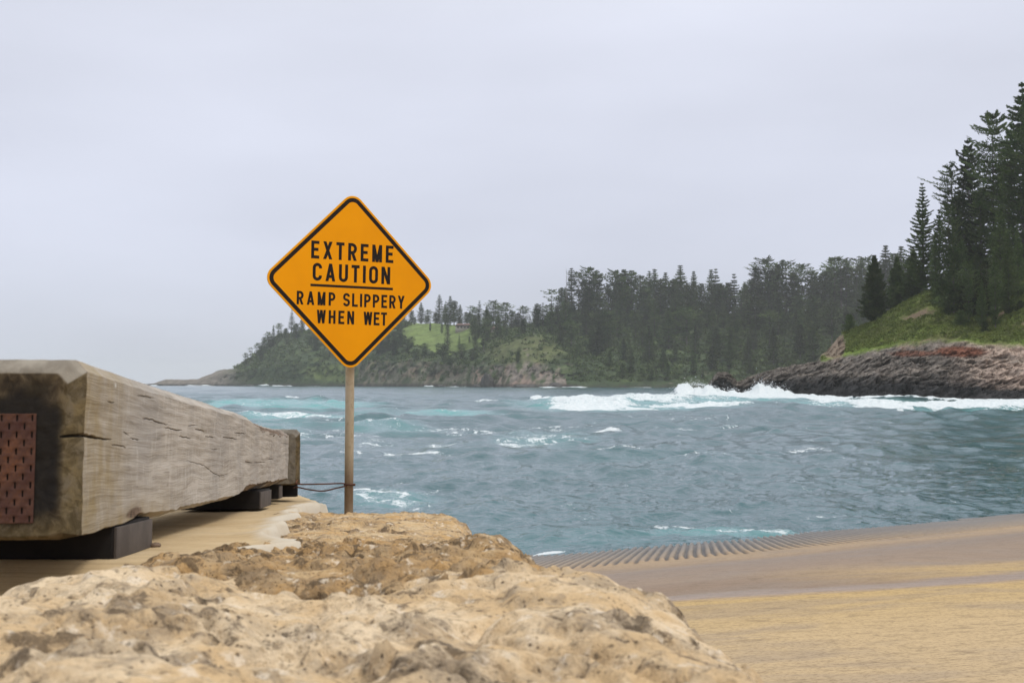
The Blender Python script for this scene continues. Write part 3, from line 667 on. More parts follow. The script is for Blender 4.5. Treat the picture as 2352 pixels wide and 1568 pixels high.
# hill with the green field
gf = [(925, 703, .74, 1), (945, 712, .74, 5), (967, 694, .74, 0), (984, 711, .72, 2), (1009, 676, .74, 6), (1022, 697, .74, 0), (1024, 690, .74, 4), (1034, 679, .72, 0), (1043, 690, .74, 1), (1057, 699, .74, 0), (1071, 716, .76, 5),
      (1082, 700, .70, 3), (1091, 705, .72, 2), (1101, 689, .70, 4), (1118, 700, .72, 6), (1133, 690, .72, 2), (1146, 702, .74, 2), (1161, 694, .72, 2), (1176, 712, .74, 5), (1203, 703, .74, 2), (1190, 718, .74, 5),
      (1217, 722, .72, 4), (1232, 711, .66, 4), (1247, 694, .64, 4), (1258, 700, .62, 2), (1267, 661, .58, 3), (1279, 700, .62, 1)]
for x_, t_, p_, k_ in gf:
    tree(k_, 'pine_tree', 'hazy pine on the ridge between the green field and the bay forest', 'pine tree', x_, p_, t_, far, 'pines along the ridge above the green field', wide=rnd.uniform(1.25, 1.7))
for x_, t_, p_, k_, wd_, l_ in [(988, 738, .62, 1, .9, 'dark pine standing at the top of the green field'), (1015, 735, .60, 0, .9, 'pointed pine on the upper right of the green field'), (1028, 728, .40, 6, 1.15, 'tall dark pine crossing the middle of the green field'),
      (1055, 765, .40, 4, .75, 'thin airy pine at the lower right of the green field'), (962, 787, .46, 2, 1.2, 'low spreading tree near the bottom of the green field'), (1092, 742, .42, 6, 1.1, 'pine at the right edge of the green field below the house'),
      (1078, 772, .50, 5, 1.1, 'bushy tree at the right foot of the green field'), (915, 742, .52, 5, 1.1, 'dark bushy pine at the left edge of the green field by the sign'), (1120, 752, .50, 5, 1.2, 'bushy pine on the slope right of the field'),
      (1150, 745, .55, 1, 1.1, 'tall hazy pine on the slope above the rocky bluff'), (1190, 805, .14, 5, 1.7, 'round dark tree clinging to the rocky bluff')]:
    tree(k_, 'pine_tree', l_, 'pine tree', x_, p_, t_, far, None, wide=wd_)
# the forest across the bay, skyline first
fs_ = [(1302, 614, .66, None), (1313, 614, .68, 6), (1330, 620, .70, 3), (1344, 640, .70, 1), (1353, 613, .70, 2), (1370, 622, .72, 5), (1290, 660, .66, 1), (1412, 620, .72, 2), (1398, 655, .70, 1), (1423, 630, .70, 5), (1434, 618, .72, 1), (1451, 620, .72, 5),
       (1472, 632, .72, 2), (1492, 621, .74, 6), (1504, 616, .72, 0), (1518, 640, .70, 1), (1529, 624, .72, 0), (1548, 645, .70, 1), (1563, 607, .72, 0), (1580, 650, .70, 5), (1594, 621, .72, 0), (1612, 650, .70, 1), (1634, 617, .72, 0), (1645, 614, .72, 4), (1660, 655, .70, 5),
       (1674, 648, .72, 5), (1687, 626, .70, 4), (1712, 655, .70, 5), (1726, 640, .70, 1), (1738, 613, .70, 1), (1758, 592, .70, 2), (1772, 620, .70, 5), (1787, 605, .70, 1), (1806, 598, .72, 2), (1825, 625, .70, 5), (1843, 605, .70, 2), (1868, 620, .72, 5), (1882, 632, .70, 2),
       (1897, 622, .72, 5), (1918, 590, .74, 2), (1933, 586, .72, 3), (1945, 594, .74, 0), (1957, 612, .78, 5), (1969, 587, .72, 3), (1980, 603, .78, 1), (1990, 589, .74, 2), (1906, 612, .78, 1), (1926, 610, .80, 5), (2036, 561, .72, 0), (2058, 580, .74, 5), (2072, 563, .72, 0), (2090, 590, .72, 1), (2005, 610, .70, 1), (2018, 600, .74, 5)]
FOR = 'pines of the dense forest across the bay'
for x_, t_, p_, k_ in fs_:
    if k_ is not None: tree(k_, 'pine_tree', 'tall pine breaking the skyline of the forest across the bay', 'pine tree', x_, p_, t_, far, 'skyline pines of the forest across the bay', wide=rnd.uniform(1.15, 1.5)*(1.05 if k_ in (0, 4, 6) else .95))
g_ = Geo(); rg_ = np.random.default_rng(44)      # bare dead pine at the left end of the forest
tt_ = np.linspace(0, 1, 10); add_tube(g_, np.stack([0*tt_, 0*tt_, tt_*46-1], 1), .42*(1-.85*tt_), 7)
for k_ in range(26):
    z_ = rg_.uniform(14, 43); a_ = rg_.uniform(0, 6.28); l_ = rg_.uniform(1.2, 4.2)*(1.15-z_/60); f_ = np.linspace(0, 1, 4)
    add_tube(g_, np.stack([cos(a_)*l_*f_, sin(a_)*l_*f_, z_+l_*.25*f_**2], 1), .10*(1.1-f_), 4)
x0_, d0_, z0_ = (float(v[0]) for v in far.at(1301, .62)); dead_h = HC+float(ray(1301, 614)[1])*d0_-z0_
dt = thing('dead_tree', 'bare dead pine trunk standing at the left end of the forest skyline', 'dead tree', (x0_, d0_, z0_-1)); dt.scale = (1.2, 1.2, dead_h/45)
obj('trunk', g_.mesh('dead_pine_trunk', M_BARK, True), dt)
rg_ = np.random.default_rng(12)
rows_ = [(.80, 18, 32, 43), (.66, 20, 26, 41), (.54, 16, 22, 38), (.42, 16, 20, 36), (.28, 16, 16, 31), (.16, 14, 11, 24), (.07, 12, 8, 15)]
for p_, n__, h0, h1 in rows_:
    for i in range(n__):
        lo_ = 1285 if p_ > .3 else 1318
        x_ = lo_+(2105-lo_)*(i+rg_.uniform(.1, .9))/n__
        if x_ > 1900 and p_ < .2: continue
        if p_ < .30 and x_ < 1360 and rg_.random() < .5: continue
        k_ = int(rg_.choice([1, 5, 0, 2, 0, 0, 6])) if p_ > .12 else int(rg_.choice([5, 5, 1, 2]))
        tree(k_, 'pine_tree', 'dark pine packed into the forest slope across the bay, below the skyline', 'pine tree', x_, p_+rg_.uniform(-.04, .04), None, far, FOR, h=rg_.uniform(h0, h1), wide=rg_.uniform(1.25, 1.9))
for i in range(10):      # low growth closing the ridge under the skyline pines
    x_ = 1288+820*(i+rg_.uniform(0, .9))/10
    tree(int(rg_.choice([5, 2, 1])), 'pine_tree', 'low pine filling the ridge under the skyline pines of the bay forest', 'pine tree', x_, .74, None, far, 'low pines on the forest ridge', h=rg_.uniform(14, 22), wide=2.1)
for i in range(22):      # wooded slopes of the left headland
    x_ = rg_.uniform(590, 925); p_ = rg_.uniform(.2, .68)
    if x_ < 660 and p_ < .4: continue
    tree(int(rg_.choice([5, 2, 1, 5])), 'pine_tree', 'low dark tree on the scrubby face of the hazy headland', 'tree', x_, p_, None, far, 'trees on the face of the headland', h=rg_.uniform(11, 21), wide=2.2)
for i in range(12):      # low trees closing the ridge behind the field
    x_ = 928+330*(i+rg_.uniform(0, .9))/12
    tree(int(rg_.choice([5, 2, 1])), 'pine_tree', 'low hazy tree along the ridge behind the green field', 'tree', x_, .76, None, far, 'low trees along the ridge behind the field', h=rg_.uniform(9, 17), wide=2.0)
for i in range(15):      # slope between field and bluff
    x_ = rg_.uniform(1085, 1300); p_ = rg_.uniform(.36, .62)
    if abs(x_-1215) < 70 and p_ < .44: continue
    tree(int(rg_.choice([5, 2, 1, 0])), 'pine_tree', 'hazy bushy pine on the slope behind the rocky bluff', 'tree', x_, p_, None, far, 'trees behind the rocky bluff', h=rg_.uniform(14, 27), wide=1.35)
for x_, p_, h_ in [(905, .20, 17), (935, .22, 16), (955, .14, 13), (975, .20, 16), (1020, .18, 18), (1032, .10, 13), (1060, .20, 17), (890, .30, 18), (1085, .16, 14), (945, .32, 14), (1008, .28, 14), (1045, .06, 8), (990, .05, 7)]:
    tree(int(rg_.choice([5, 2])), 'pine_tree', 'dark rounded tree on the cliff below the green field', 'tree', x_, p_, None, far, 'trees on the cliff below the green field', h=h_, wide=1.9)

# near point: a few large pines, each with its own build
nk = dict(wood=True, thick=.5)
NEARP = {
 'spire': proto('spire', M_NEAR, seed=21, H=24, Rad=5.6, prof=lambda t: ((1-t)**.95)*(.55+.45*min(1, t/.2))+.02, levels=32, nb=7, seg=16, q=6, clump=.62, z0=.08, rise=.30, f0=.12, frond=.20, twist=.1, wood=True, thick=.30),
 'cone': proto('dense_cone', M_NEAR, seed=22, H=14, Rad=4.0, prof=cone, levels=34, nb=8, seg=12, q=6, clump=.66, z0=.03, rise=.14, f0=.1, **nk),
 'broom': proto('broom', M_NEAR, seed=23, H=26, Rad=5.4, prof=flat, levels=26, nb=6, seg=16, q=6, clump=.56, z0=.14, rise=.30, f0=.25, skip=.12, tufts=True, bend=.05, frond=.26, wood=True, thick=.5),
 'tall': proto('tall_column', M_NEAR, seed=24, H=32, Rad=5.2, prof=column, levels=32, nb=7, seg=14, q=7, clump=.78, z0=.10, rise=.34, f0=.15, skip=.08, frond=.26, **nk),
 'dome': proto('dome', M_NEAR, seed=25, H=36, Rad=7.2, prof=dome, levels=29, nb=7, seg=16, q=7, clump=.80, z0=.10, rise=.36, f0=.15, skip=.10, frond=.26, **nk),
 'wide': proto('wide_cone', M_NEAR, seed=26, H=36, Rad=8.0, prof=lambda t: (1-t**1.7)*(.45+.55*min(1, t/.15))+.03, levels=32, nb=8, seg=17, q=6, clump=.82, z0=.06, rise=.30, f0=.15, skip=.04, frond=.26, **nk),
 'bush': proto('bush', M_NEAR, seed=27, H=9, Rad=4.8, prof=lambda t: (1-t**2)**.6*.95+.05, levels=16, nb=8, seg=9, q=5, clump=.75, z0=.0, rise=.25, f0=.1, **nk)}
NP_ = 'pines on the rocky point'
for k_, x_, p_, t_, wd_, l_ in [
 ('spire', 2122, .64, 418, 1.0, 'sharp spire pine with even tiers standing alone at the left of the point'),
 ('cone', 2010, .60, 586, 1.0, 'small dark conical pine at the top of the grass slope'),
 ('bush', 1952, .60, 722, .8, 'low dark bushy tree on the crest left of the conical pine'),
 ('broom', 2192, .70, 376, 1.0, 'wispy flat topped pine with a thin spreading crown'),
 ('tall', 2229, .70, 320, .82, 'tall narrow pine just right of the wispy pine'),
 ('dome', 2286, .68, 262, .82, 'tall rounded pine with an irregular broad crown'),
 ('wide', 2356, .66, 188, 1.05, 'tallest pine at the right edge, its tip in view'),
 ('wide', 2320, .72, 300, .90, 'dark pine filling the gap left of the tallest pine'),
 ('tall', 2256, .66, 430, 1.0, 'dark column pine standing in front of the rounded pine'),
 ('wide', 2300, .58, 470, .80, 'dark pine low in front of the rounded pine, right of the column pine'),
 ('dome', 2182, .62, 470, .75, 'thick dark pine right of the spire pine'),
 ('wide', 2150, .62, 530, .62, 'short dark pine against the right foot of the spire pine'),
 ('tall', 2212, .58, 545, .95, 'dark pine leaning over the grassy hollow'),
 ('wide', 2340, .56, 520, .70, 'dark pine low at the right edge above the gully'),
 ('dome', 2268, .52, 600, .75, 'dense dark pine growing down in the gully'),
 ('tall', 2205, .66, 440, 1.15, 'dark pine between the wispy pine and the tall narrow pine'),
 ('dome', 2238, .72, 400, .9, 'dark pine behind the column pine'),
 ('wide', 2160, .70, 480, .8, 'dark pine behind the right side of the spire pine'),
 ('tall', 2192, .50, 560, 1.1, 'dark pine low on the slope in front of the thick pines'),
 ('dome', 2226, .47, 600, .85, 'dark rounded pine lowest in the hollow of the point'),
 ('wide', 2256, .46, 640, .8, 'dark young pine at the mouth of the gully'),
 ('bush', 2176, .50, 692, .9, 'dark bush on the slope below the spire pine'),
 ('bush', 2208, .45, 712, 1.0, 'dark bush above the bare red earth'),
 ('dome', 2287, .44, 612, .8, 'dark spreading pine at the foot of the tall pines beside the gully'),
 ('wide', 2318, .50, 545, .8, 'dark pine above the grassy bank at the right edge'),
 ('bush', 2262, .42, 738, .8, 'dark bush low in the gully'),
 ('bush', 2345, .50, 690, 1.0, 'dark green bush on the slope at the right edge'),
 ('bush', 2128, .62, 655, .9, 'low dark bush on the crest at the foot of the spire pine'),
 ('bush', 2235, .52, 640, 1.0, 'bushy dark tree at the left side of the gully'),
 ('bush', 2165, .58, 640, .9, 'bushy dark tree on the crest right of the spire pine'),
 ('cone', 2100, .70, 575, 1.2, 'dark pine behind the left foot of the spire pine'),
 ('cone', 2062, .72, 590, 1.0, 'dark pine between the conical pine and the spire pine'),
 ('dome', 2400, .64, 240, 1.0, 'big dark pine at the right border of the view')]:
    tree(k_, 'pine_tree', l_, 'pine tree', x_, p_, t_, near, NP_, wide=wd_, pr=NEARP)

# undergrowth that nobody could count
def scatter(name, label, cat, n, sampler, size, mat, seed, per=9, flat_=.6):
    rg = np.random.default_rng(seed); x, d, z, k = sampler(rg, n)
    n = len(x); s = size*rg.uniform(.55, 1.4, n)*k
    dirs = rg.normal(0, 1, (n, per, 3)); dirs[..., 2] = np.abs(dirs[..., 2]); dirs /= np.linalg.norm(dirs, axis=-1)[..., None]
    c = np.stack([x, d, z], -1)[:, None]+dirs*(s[:, None, None]*np.array([.8, .8, flat_]))
    V, Fq = leaves(c.reshape(-1, 3), (dirs+rg.normal(0, .5, dirs.shape)).reshape(-1, 3), np.tile([0, 0, 1.], (n*per, 1)), np.repeat(s, per)*rg.uniform(.5, 1.1, n*per), np.repeat(s, per)*rg.uniform(.3, .7, n*per), rg)
    o = obj(name, mesh(name, V, Fq, mat)); tag(o, label, cat, kind='stuff'); return o
def smp_far(rg, n):
    X = rg.uniform(545, 2110, n); P = np.where(rg.random(n) < .14, rg.uniform(.66, .78, n), rg.uniform(.015, .74, n)**1.15)
    x, d, z = far.at(X, P); py = 880.6-(z-HC)/d*F
    dens = .5+.9*fbm(xyz(x/26, d/26, z/26), 3, s=81)
    keep = (rg.random(n) < dens+.25*(X > 1300))&~in_field(X, py)&~((np.abs(X-1200) < 95)&(P < .36)&(rg.random(n) < .62))&(z > 4)&~((X > 860)&(X < 1110)&(P < .10)&(rg.random(n) < .6))&~((X > 1095)&(X < 1305)&(P < .125)&(rg.random(n) < .75))
    keep &= ~((X > 690)&(X < 830)&(P < .22)&(rg.random(n) < .7))
    return x[keep], d[keep], z[keep], (1-.35*(P[keep] < .12))*(1+1.5*sstep(.64, .68, P[keep])*(X[keep] > 1270)+.7*sstep(.64, .68, P[keep]))
scatter('undergrowth', 'dark scrub covering the far cliffs and forest floor', 'undergrowth', 15000, smp_far, 3.1, M_SCRUB, 5, 12)
def smp_near(rg, n):
    X = rg.uniform(1880, 2500, n); P = rg.uniform(.33, .72, n)
    x, d, z, n1, n2, rock, crag, cid, cb = near_surf(X, P)
    keep = (rock < .3)&(crag < .2)&(z > 2)&~((fbm(np.stack(near.at(X, P), -1)/7, 4, s=77) > .12)&(P < .6)&(X > 2050))
    return x[keep], d[keep], z[keep], .7+.6*rg.random(keep.sum())
M_GRASS = m_foliage('tussock_grass', (.055, .075, .018), (.105, .135, .030), (.165, .175, .055), .35)
scatter('grass', 'tussocky green grass covering the steep slope of the point', 'grass', 15000, smp_near, .42, M_GRASS, 6, 9, .9)
def smp_shrub(rg, n):
    X = rg.uniform(2060, 2500, n); P = rg.uniform(.45, .75, n); x, d, z, *_ = near_surf(X, P); k = (fbm(xyz(x/9, d/9, 0), 3, s=88) > .05-.5*(P-.57))&(X > 2150)&(P > .53)&~((X > 2285)&(P < .64))
    return x[k], d[k], z[k], 1.+0*x[k]
scatter('shrubbery', 'dark shrubs massed under the pines of the point', 'shrubs', 3400, smp_shrub, 1.5, M_NEAR, 7, 26, 1.1)

# spray thrown up where the swell breaks on the point
M_SPRAY = Mat('sea_spray'); M_SPRAY = M_SPRAY.done(M_SPRAY.bsdf((.72, .75, .77), .9, None, .1))
def build_spray():
    rg = np.random.default_rng(91); C = []; S = []
    for (cx, yb, sx_, hp, n, d) in [(1595, 884, 26, 7, 420, 306), (1640, 893, 40, 5, 260, 306), (1745, 890, 14, 12, 420, 301), (1770, 890, 26, 8, 380, 300), (1800, 898, 22, 6, 220, 299), (2030, 918, 40, 5, 260, 250), (2190, 921, 60, 3, 180, 238), (1375, 914, 60, 3, 260, 182)]:
        X = cx+rg.normal(0, sx_, n); h = hp*rg.exponential(.55, n)*np.exp(-((X-cx)/sx_/1.6)**2); dd = d+rg.normal(0, 3, n)
        C.append(W(X, yb-h+rg.normal(0, 1.5, n)+((X-cx)/sx_)**2*1.6, dd)); S.append(rg.uniform(.25, .8, n)*dd*.0009)
    C = np.concatenate(C); S = np.concatenate(S)
    V, Fq = leaves(C, rg.normal(0, 1, C.shape), rg.normal(0, 1, C.shape), S*1.6, S, rg)
    o = obj('sea_spray', mesh('sea_spray', V, Fq, M_SPRAY)); tag(o, 'white spray thrown up by waves breaking along the rocks', 'spray', kind='stuff')
build_spray()

# sea rocks and houses far across the bay
M_SEAROCK = m_plain('wet_dark_rock', (.038, .034, .031), .6, .4, .5, .4, 0, .8)
def sea_rock(px, d, wpx, hpx, seed, label):
    import bmesh
    bm = bmesh.new(); bmesh.ops.create_icosphere(bm, subdivisions=4, radius=1); bm.verts.index_update()
    V = np.array([v.co[:] for v in bm.verts]); T = np.array([[v.index for v in f.verts] for f in bm.faces]); bm.free()
    k = d/F; f1, f2, c = worley(V*1.7, seed); V = V*(1+.35*fbm(V*1.4, 4, s=seed))[:, None]+V*((f2-f1)*.25)[:, None]
    V = V*np.array([wpx*k*.5, wpx*k*.4, hpx*k*1.0])
    o = obj('sea_rock', mesh('sea_rock', V, T, M_SEAROCK), loc=(float(col_x(px, d)), d, .0)); tag(o, label, 'rock', 'rocks along the far shore'); return o
sea_rock(1012, 1075, 17, 5, 91, 'flat dark rock standing in the water off the cliff')
sea_rock(1119, 985, 30, 30, 92, 'tall dark rock stack at the left foot of the rocky bluff')
sea_rock(1205, 925, 60, 7, 93, 'low dark rock ledge along the foot of the bluff')
sea_rock(1275, 912, 34, 11, 94, 'dark boulder at the right foot of the rocky bluff')
sea_rock(575, 1420, 36, 3.6, 95, 'low dark rock behind the breaking surf of the headland')
sea_rock(626, 1370, 12, 3.0, 96, 'small dark rock beside the breaking surf of the headland')
sea_rock(427, 1570, 10, 1.8, 97, 'tiny dark rock off the tip of the headland')
sea_rock(1095, 1000, 20, 6, 98, 'dark rock shelf left of the rock stack')
M_WALL = m_plain('pale_house_wall', (.38, .33, .28), .8, .1); M_ROOF = m_plain('brown_roof', (.17, .095, .075), .8, .15); M_PANE = m_plain('window_glass', (.03, .035, .04), .1, .1)
def house(px, p, w_, h_, dp, label, dz):
    x, d, z = (float(v[0]) for v in far.at(px, p)); o = thing('house', label, 'house', (x, d, z+dz)); 
    g = Geo(); add_box(g, (0, 0, h_/2-2), (w_, dp, h_+4)); obj('wall', g.mesh('house_wall', M_WALL), o)
    rv = np.array([[-w_*.54, -dp*.6, h_-.1], [w_*.54, -dp*.6, h_-.1], [w_*.54, dp*.6, h_-.1], [-w_*.54, dp*.6, h_-.1], [-w_*.40, 0, h_+2.6], [w_*.40, 0, h_+2.6]])
    g = Geo(); g.add(rv, np.array([[0, 1, 5, 4], [2, 3, 4, 5], [3, 2, 1, 0]])); g.add(rv, np.array([[1, 2, 5], [3, 0, 4]])); obj('roof', g.mesh('house_roof', M_ROOF), o)
    for k in range(4):
        g = Geo(); add_box(g, ((k-1.5)*w_*.22, -dp/2-.03, h_*.55), (w_*.12, .12, h_*.42)); obj('window', g.mesh('house_window', M_PANE), o)
house(1064, .66, 16, 3.2, 9, 'low brown roofed house among pines at the top of the green field', 1.)
house(1136, .64, 11, 3.0, 8, 'small brown roofed house half hidden by pines right of the field', 1.)

# ------------------------------------------------------------------ concrete slab and ground beside the ramp
def slab_h(d): return HC+np.where(d > 2.42, -.352-.0719*(d-2.485), np.interp(d, [1.2, 2.1, 2.42], [-.44, -.42, -.3473]))
def slab_hit(px, py):
    a, b = ray(px, py); d = (-.352+.0719*2.485)/(b+.0719); return np.array([a*d, d])
def sdf(P, poly):
    poly = np.asarray(poly, float); n = len(poly); dmin = np.full(P.shape[:-1], 1e9); ins = np.zeros(P.shape[:-1], bool)
    for i in range(n):
        a = poly[i]; b = poly[(i+1) % n]; e_ = b-a; w_ = P-a
        t = np.clip((w_@e_)/(e_@e_), 0, 1); q = w_-t[..., None]*e_; dmin = np.minimum(dmin, (q**2).sum(-1))
        c1 = (a[1] <= P[..., 1]) != (b[1] <= P[..., 1]); xx = a[0]+(P[..., 1]-a[1])/np.where(b[1] == a[1], 1e-9, b[1]-a[1])*e_[0]
        ins ^= c1 & (P[..., 0] < xx)
    return np.where(ins, 1, -1)*np.sqrt(dmin)
M_SLAB = m_slab()
def build_slab():
    ed = [slab_hit(672, 1127), slab_hit(700, 1131), slab_hit(728, 1140), slab_hit(750, 1150), slab_hit(765, 1161)]
    poly = [(-6, .2), (-.25, .2), (-.25, 3.4), (-.36, 4.6), (-.66, 6.1)]+[tuple(q) for q in ed[::-1]]+[(-2.4, 9.2), (-6, 9.4)]
    x = np.concatenate([np.linspace(-6, -1.9, 60), np.arange(-1.885, .14, .012)]); y = np.concatenate([np.arange(.2, 4, .02), np.arange(4, 9.6, .03)])
    Y, X = np.meshgrid(y, x, indexing='ij'); s = sdf(np.stack([X, Y], -1), poly)+.02*gnoise(xyz(X*4, Y*2), 3); s = np.where(Y < 6.0, np.minimum(s, s*0+9), s)
    z = slab_h(Y)+.004*gnoise(xyz(X*3, Y*2), 4)+.0016*gnoise(xyz(X*55, Y*2.2), 5)-.035*(sstep(.12, 0, s))-3.5*np.clip(-s, 0, .5)
    lob = np.array([[slab_hit(655, 1218), .16], [slab_hit(720, 1245), .16], [slab_hit(690, 1268), .15]], dtype=object)
    ex = np.array([-.70, -.50, -.52, -.60]); 
    rx = np.interp(Y, [2.0, 2.6, 3.0, 3.6, 4.3, 5.5, 7.], [-.62, -.55, -.56, -.72, -.80, -.98, -1.12])+.05*gnoise(xyz(Y*2.3, 0.), 9)
    rr = rx+.05*gnoise(xyz(X*9, Y*3), 10)+.07*gnoise(xyz(Y*3.1, 4.), 12)-X; low_ = sstep(.0, -.05, rr)*(Y > 2.0)*(Y < 7.2); z -= .16*low_
    edge = sstep(.07, .0, rr+.03*gnoise(xyz(X*16, Y*6), 13))*sstep(2.2, 2.7, Y)
    z += .012*sstep(.10, .0, rr)*sstep(2.2, 2.7, Y)
    keep = s > -.5
    me = mesh('concrete_slab', xyz(X, Y, z).reshape(-1, 3), gridf(*X.shape)[:, ::1], M_SLAB, True, {'edge': edge})
    struct('concrete_slab', me, 'pale broomed concrete slab sloping down to a rounded edge above the sea', 'slab')
build_slab()

# ------------------------------------------------------------------ limestone boulders of the wall between slab and ramp
M_LIME = m_limestone('pale_limestone', (.68, .54, .365), (.275, .215, .150), (.56, .40, .225), (.090, .066, .045), 1.)
M_LIMEB = m_limestone('brown_limestone', (.47, .335, .185), (.24, .172, .105), (.45, .28, .12), (.085, .060, .038), 1.4)
M_LIMEF = m_limestone('ochre_limestone', (.56, .42, .25), (.27, .20, .135), (.50, .325, .15), (.11, .08, .054), 1.5)
def boulder(name, poly, top, res, seed, mat, label, R_=.10, zlow=-1.4, big=.05, fine=.014, pit=.02, marg=.16, steep=5., rb=0.):
    poly = np.array(poly, float); x0, y0 = poly.min(0)-marg; x1, y1 = poly.max(0)+marg
    x = np.arange(x0, x1, res[0]); y = np.arange(y0, y1, res[1]); Y, X = np.meshgrid(y, x, indexing='ij')
    q = xyz(X, Y, 0)+seed*3.1
    wx = .05*gnoise(q*3.2, seed)+.02*gnoise(q*9, seed+1); wy = .05*gnoise(q*3.2, seed+2)+.02*gnoise(q*9, seed+3)
    s = sdf(np.stack([X+wx, Y+wy], -1), poly)
    t = np.clip(s/R_, 0, 1); fall = -R_*.75*(1-np.sqrt(np.clip(1-(1-t)**2, 0, 1)))
    z = top(X, Y)+fall-steep*np.clip(-s, 0, None)
    z = np.maximum(z, HC+zlow-.4)
    n1 = fbm(q*3.0, 4, s=seed+5); n2 = fbm(q*9, 5, .55, s=seed+6, ridged=True); f1, f2, c = worley(q*np.array([11, 8, 11])+.8*e3(n2)+1.2*e3(n1), seed+7); f1b, _, _ = worley(q*34+e3(n2), seed+8)
    wv = q+.09*e3(n1)*np.array([1, -1, 0])+.02*e3(n2)
    rough = sstep(-.12, .22, fbm(wv*np.array([4.2, 5.5, 1]), 4, s=seed+9)+rb)
    cv = 1-np.abs(gnoise(wv*np.array([5.0, 7.5, 1])+.5, seed+20))*2.2; cv2 = 1-np.abs(gnoise(wv*np.array([11., 15., 1]), seed+21))*2.2
    z += big*n1-.55*big*sstep(.62, 1., cv)*sstep(-.1, .25, fbm(q*2.6, 3, s=seed+15))-.28*big*sstep(.62, 1., cv2)*rough
    z += fine*n2*(.25+1.1*rough)+big*.22*(np.minimum(f2-f1, .40)-.2)*(.35+rough)
    tq = fbm(q*np.array([2.4, 3.4, 1])+.4*e3(n1), 4, s=seed+22)*3.2; z += big*.42*(np.floor(tq)+sstep(.55, 1.0, tq-np.floor(tq))-tq)
    z -= pit*rough*sstep(.36, .10, f1b)
    f1c, _, _ = worley(wv*np.array([7, 5, 7]), seed+14); z -= pit*1.8*sstep(.26, .10, f1c)*sstep(.05, .3, fbm(q*2.4, 3, s=seed+16))
    z += fine*.45*fbm(q*40, 4, .6, s=seed+10)*(.3+rough)
    side = sstep(.02, -.08, s)
    dx = .06*gnoise(xyz(X*6, Y*6, z*7), seed+11)*side+.02*gnoise(xyz(X*20, Y*20, z*20), seed+12)*side; dy = .06*gnoise(xyz(X*6, Y*6, z*7), seed+13)*side
    me = mesh(name, xyz(X+dx, Y+dy, z).reshape(-1, 3), gridf(*X.shape), mat, True, {'rough': rough})
    o = obj(name, me); tag(o, label, 'boulder', 'boulders of the sea wall'); return o
def top1(X, Y):
    z = HC-.282-.010*(Y-1.2)+.022*np.exp(-((X+.56)/.12)**2-((Y-1.86)/.2)**2)
    z -= .045*np.exp(-((X+.30)/.16)**2-((Y-1.86)/.10)**2)+.020*np.exp(-((X+.12)/.10)**2-((Y-1.55)/.10)**2)
    z += -.035*sstep(.10, .36, X+.05*(Y-1.4))+.022*np.exp(-((X+.66)/.14)**2-((Y-1.55)/.25)**2)
    return z
def top2(X, Y): return HC-.300-.086*(Y-1.9)-.02*sstep(-.05, .1, X)+.028*np.exp(-((X-.06)/.09)**2-((Y-2.3)/.16)**2)+.02*np.exp(-((X+.05)/.08)**2-((Y-2.62)/.2)**2)-.02*np.exp(-((X-.0)/.03)**2-((Y-2.42)/.05)**2)
def top3(X, Y): return HC-.455-.046*(Y-3.2)-.055*sstep(4.9, 6.6, Y)*2.4-.07*sstep(-.25, .0, X)+.02*np.exp(-((X+.5)/.2)**2-((Y-4.2)/.3)**2)
boulder('boulder', [(-.38, .55), (-.44, 1.00), (-.57, 1.25), (-.745, 1.58), (-.765, 1.80), (-.66, 1.98), (-.35, 2.04), (-.05, 2.0), (.16, 1.90), (.28, 1.68), (.335, 1.40), (.345, 1.15), (.33, .85), (.30, .55)], top1, (.0042, .0050), 11, M_LIME,
        'pale cream limestone boulder filling the foreground, rounded and out of focus', .10, big=.064, fine=.014, pit=.018, rb=-.05)
boulder('boulder', [(-.74, 2.00), (-.68, 2.5), (-.66, 2.9), (-.60, 3.12), (-.25, 3.20), (-.04, 3.12), (.035, 2.8), (.075, 2.45), (.115, 2.08), (.09, 1.82), (-.3, 1.85)], top2, (.0048, .0062), 23, M_LIMEB,
        'rough brown pitted limestone boulder behind the pale foreground boulder', .07, big=.050, fine=.016, pit=.018, rb=.12)
boulder('boulder', [(-.70, 2.95), (-.82, 3.6), (-.90, 4.3), (-1.10, 5.5), (-1.20, 7.35), (-.7, 7.5), (-.42, 6.2), (-.20, 5.0), (-.10, 4.2), (-.035, 3.55), (-.035, 3.1), (-.3, 3.0)], top3, (.0065, .0085), 37, M_LIMEF,
        'ochre limestone boulder at the foot of the sign pole, flat on top', .06, zlow=-2.8, big=.030, fine=.013, pit=.014, rb=.02)

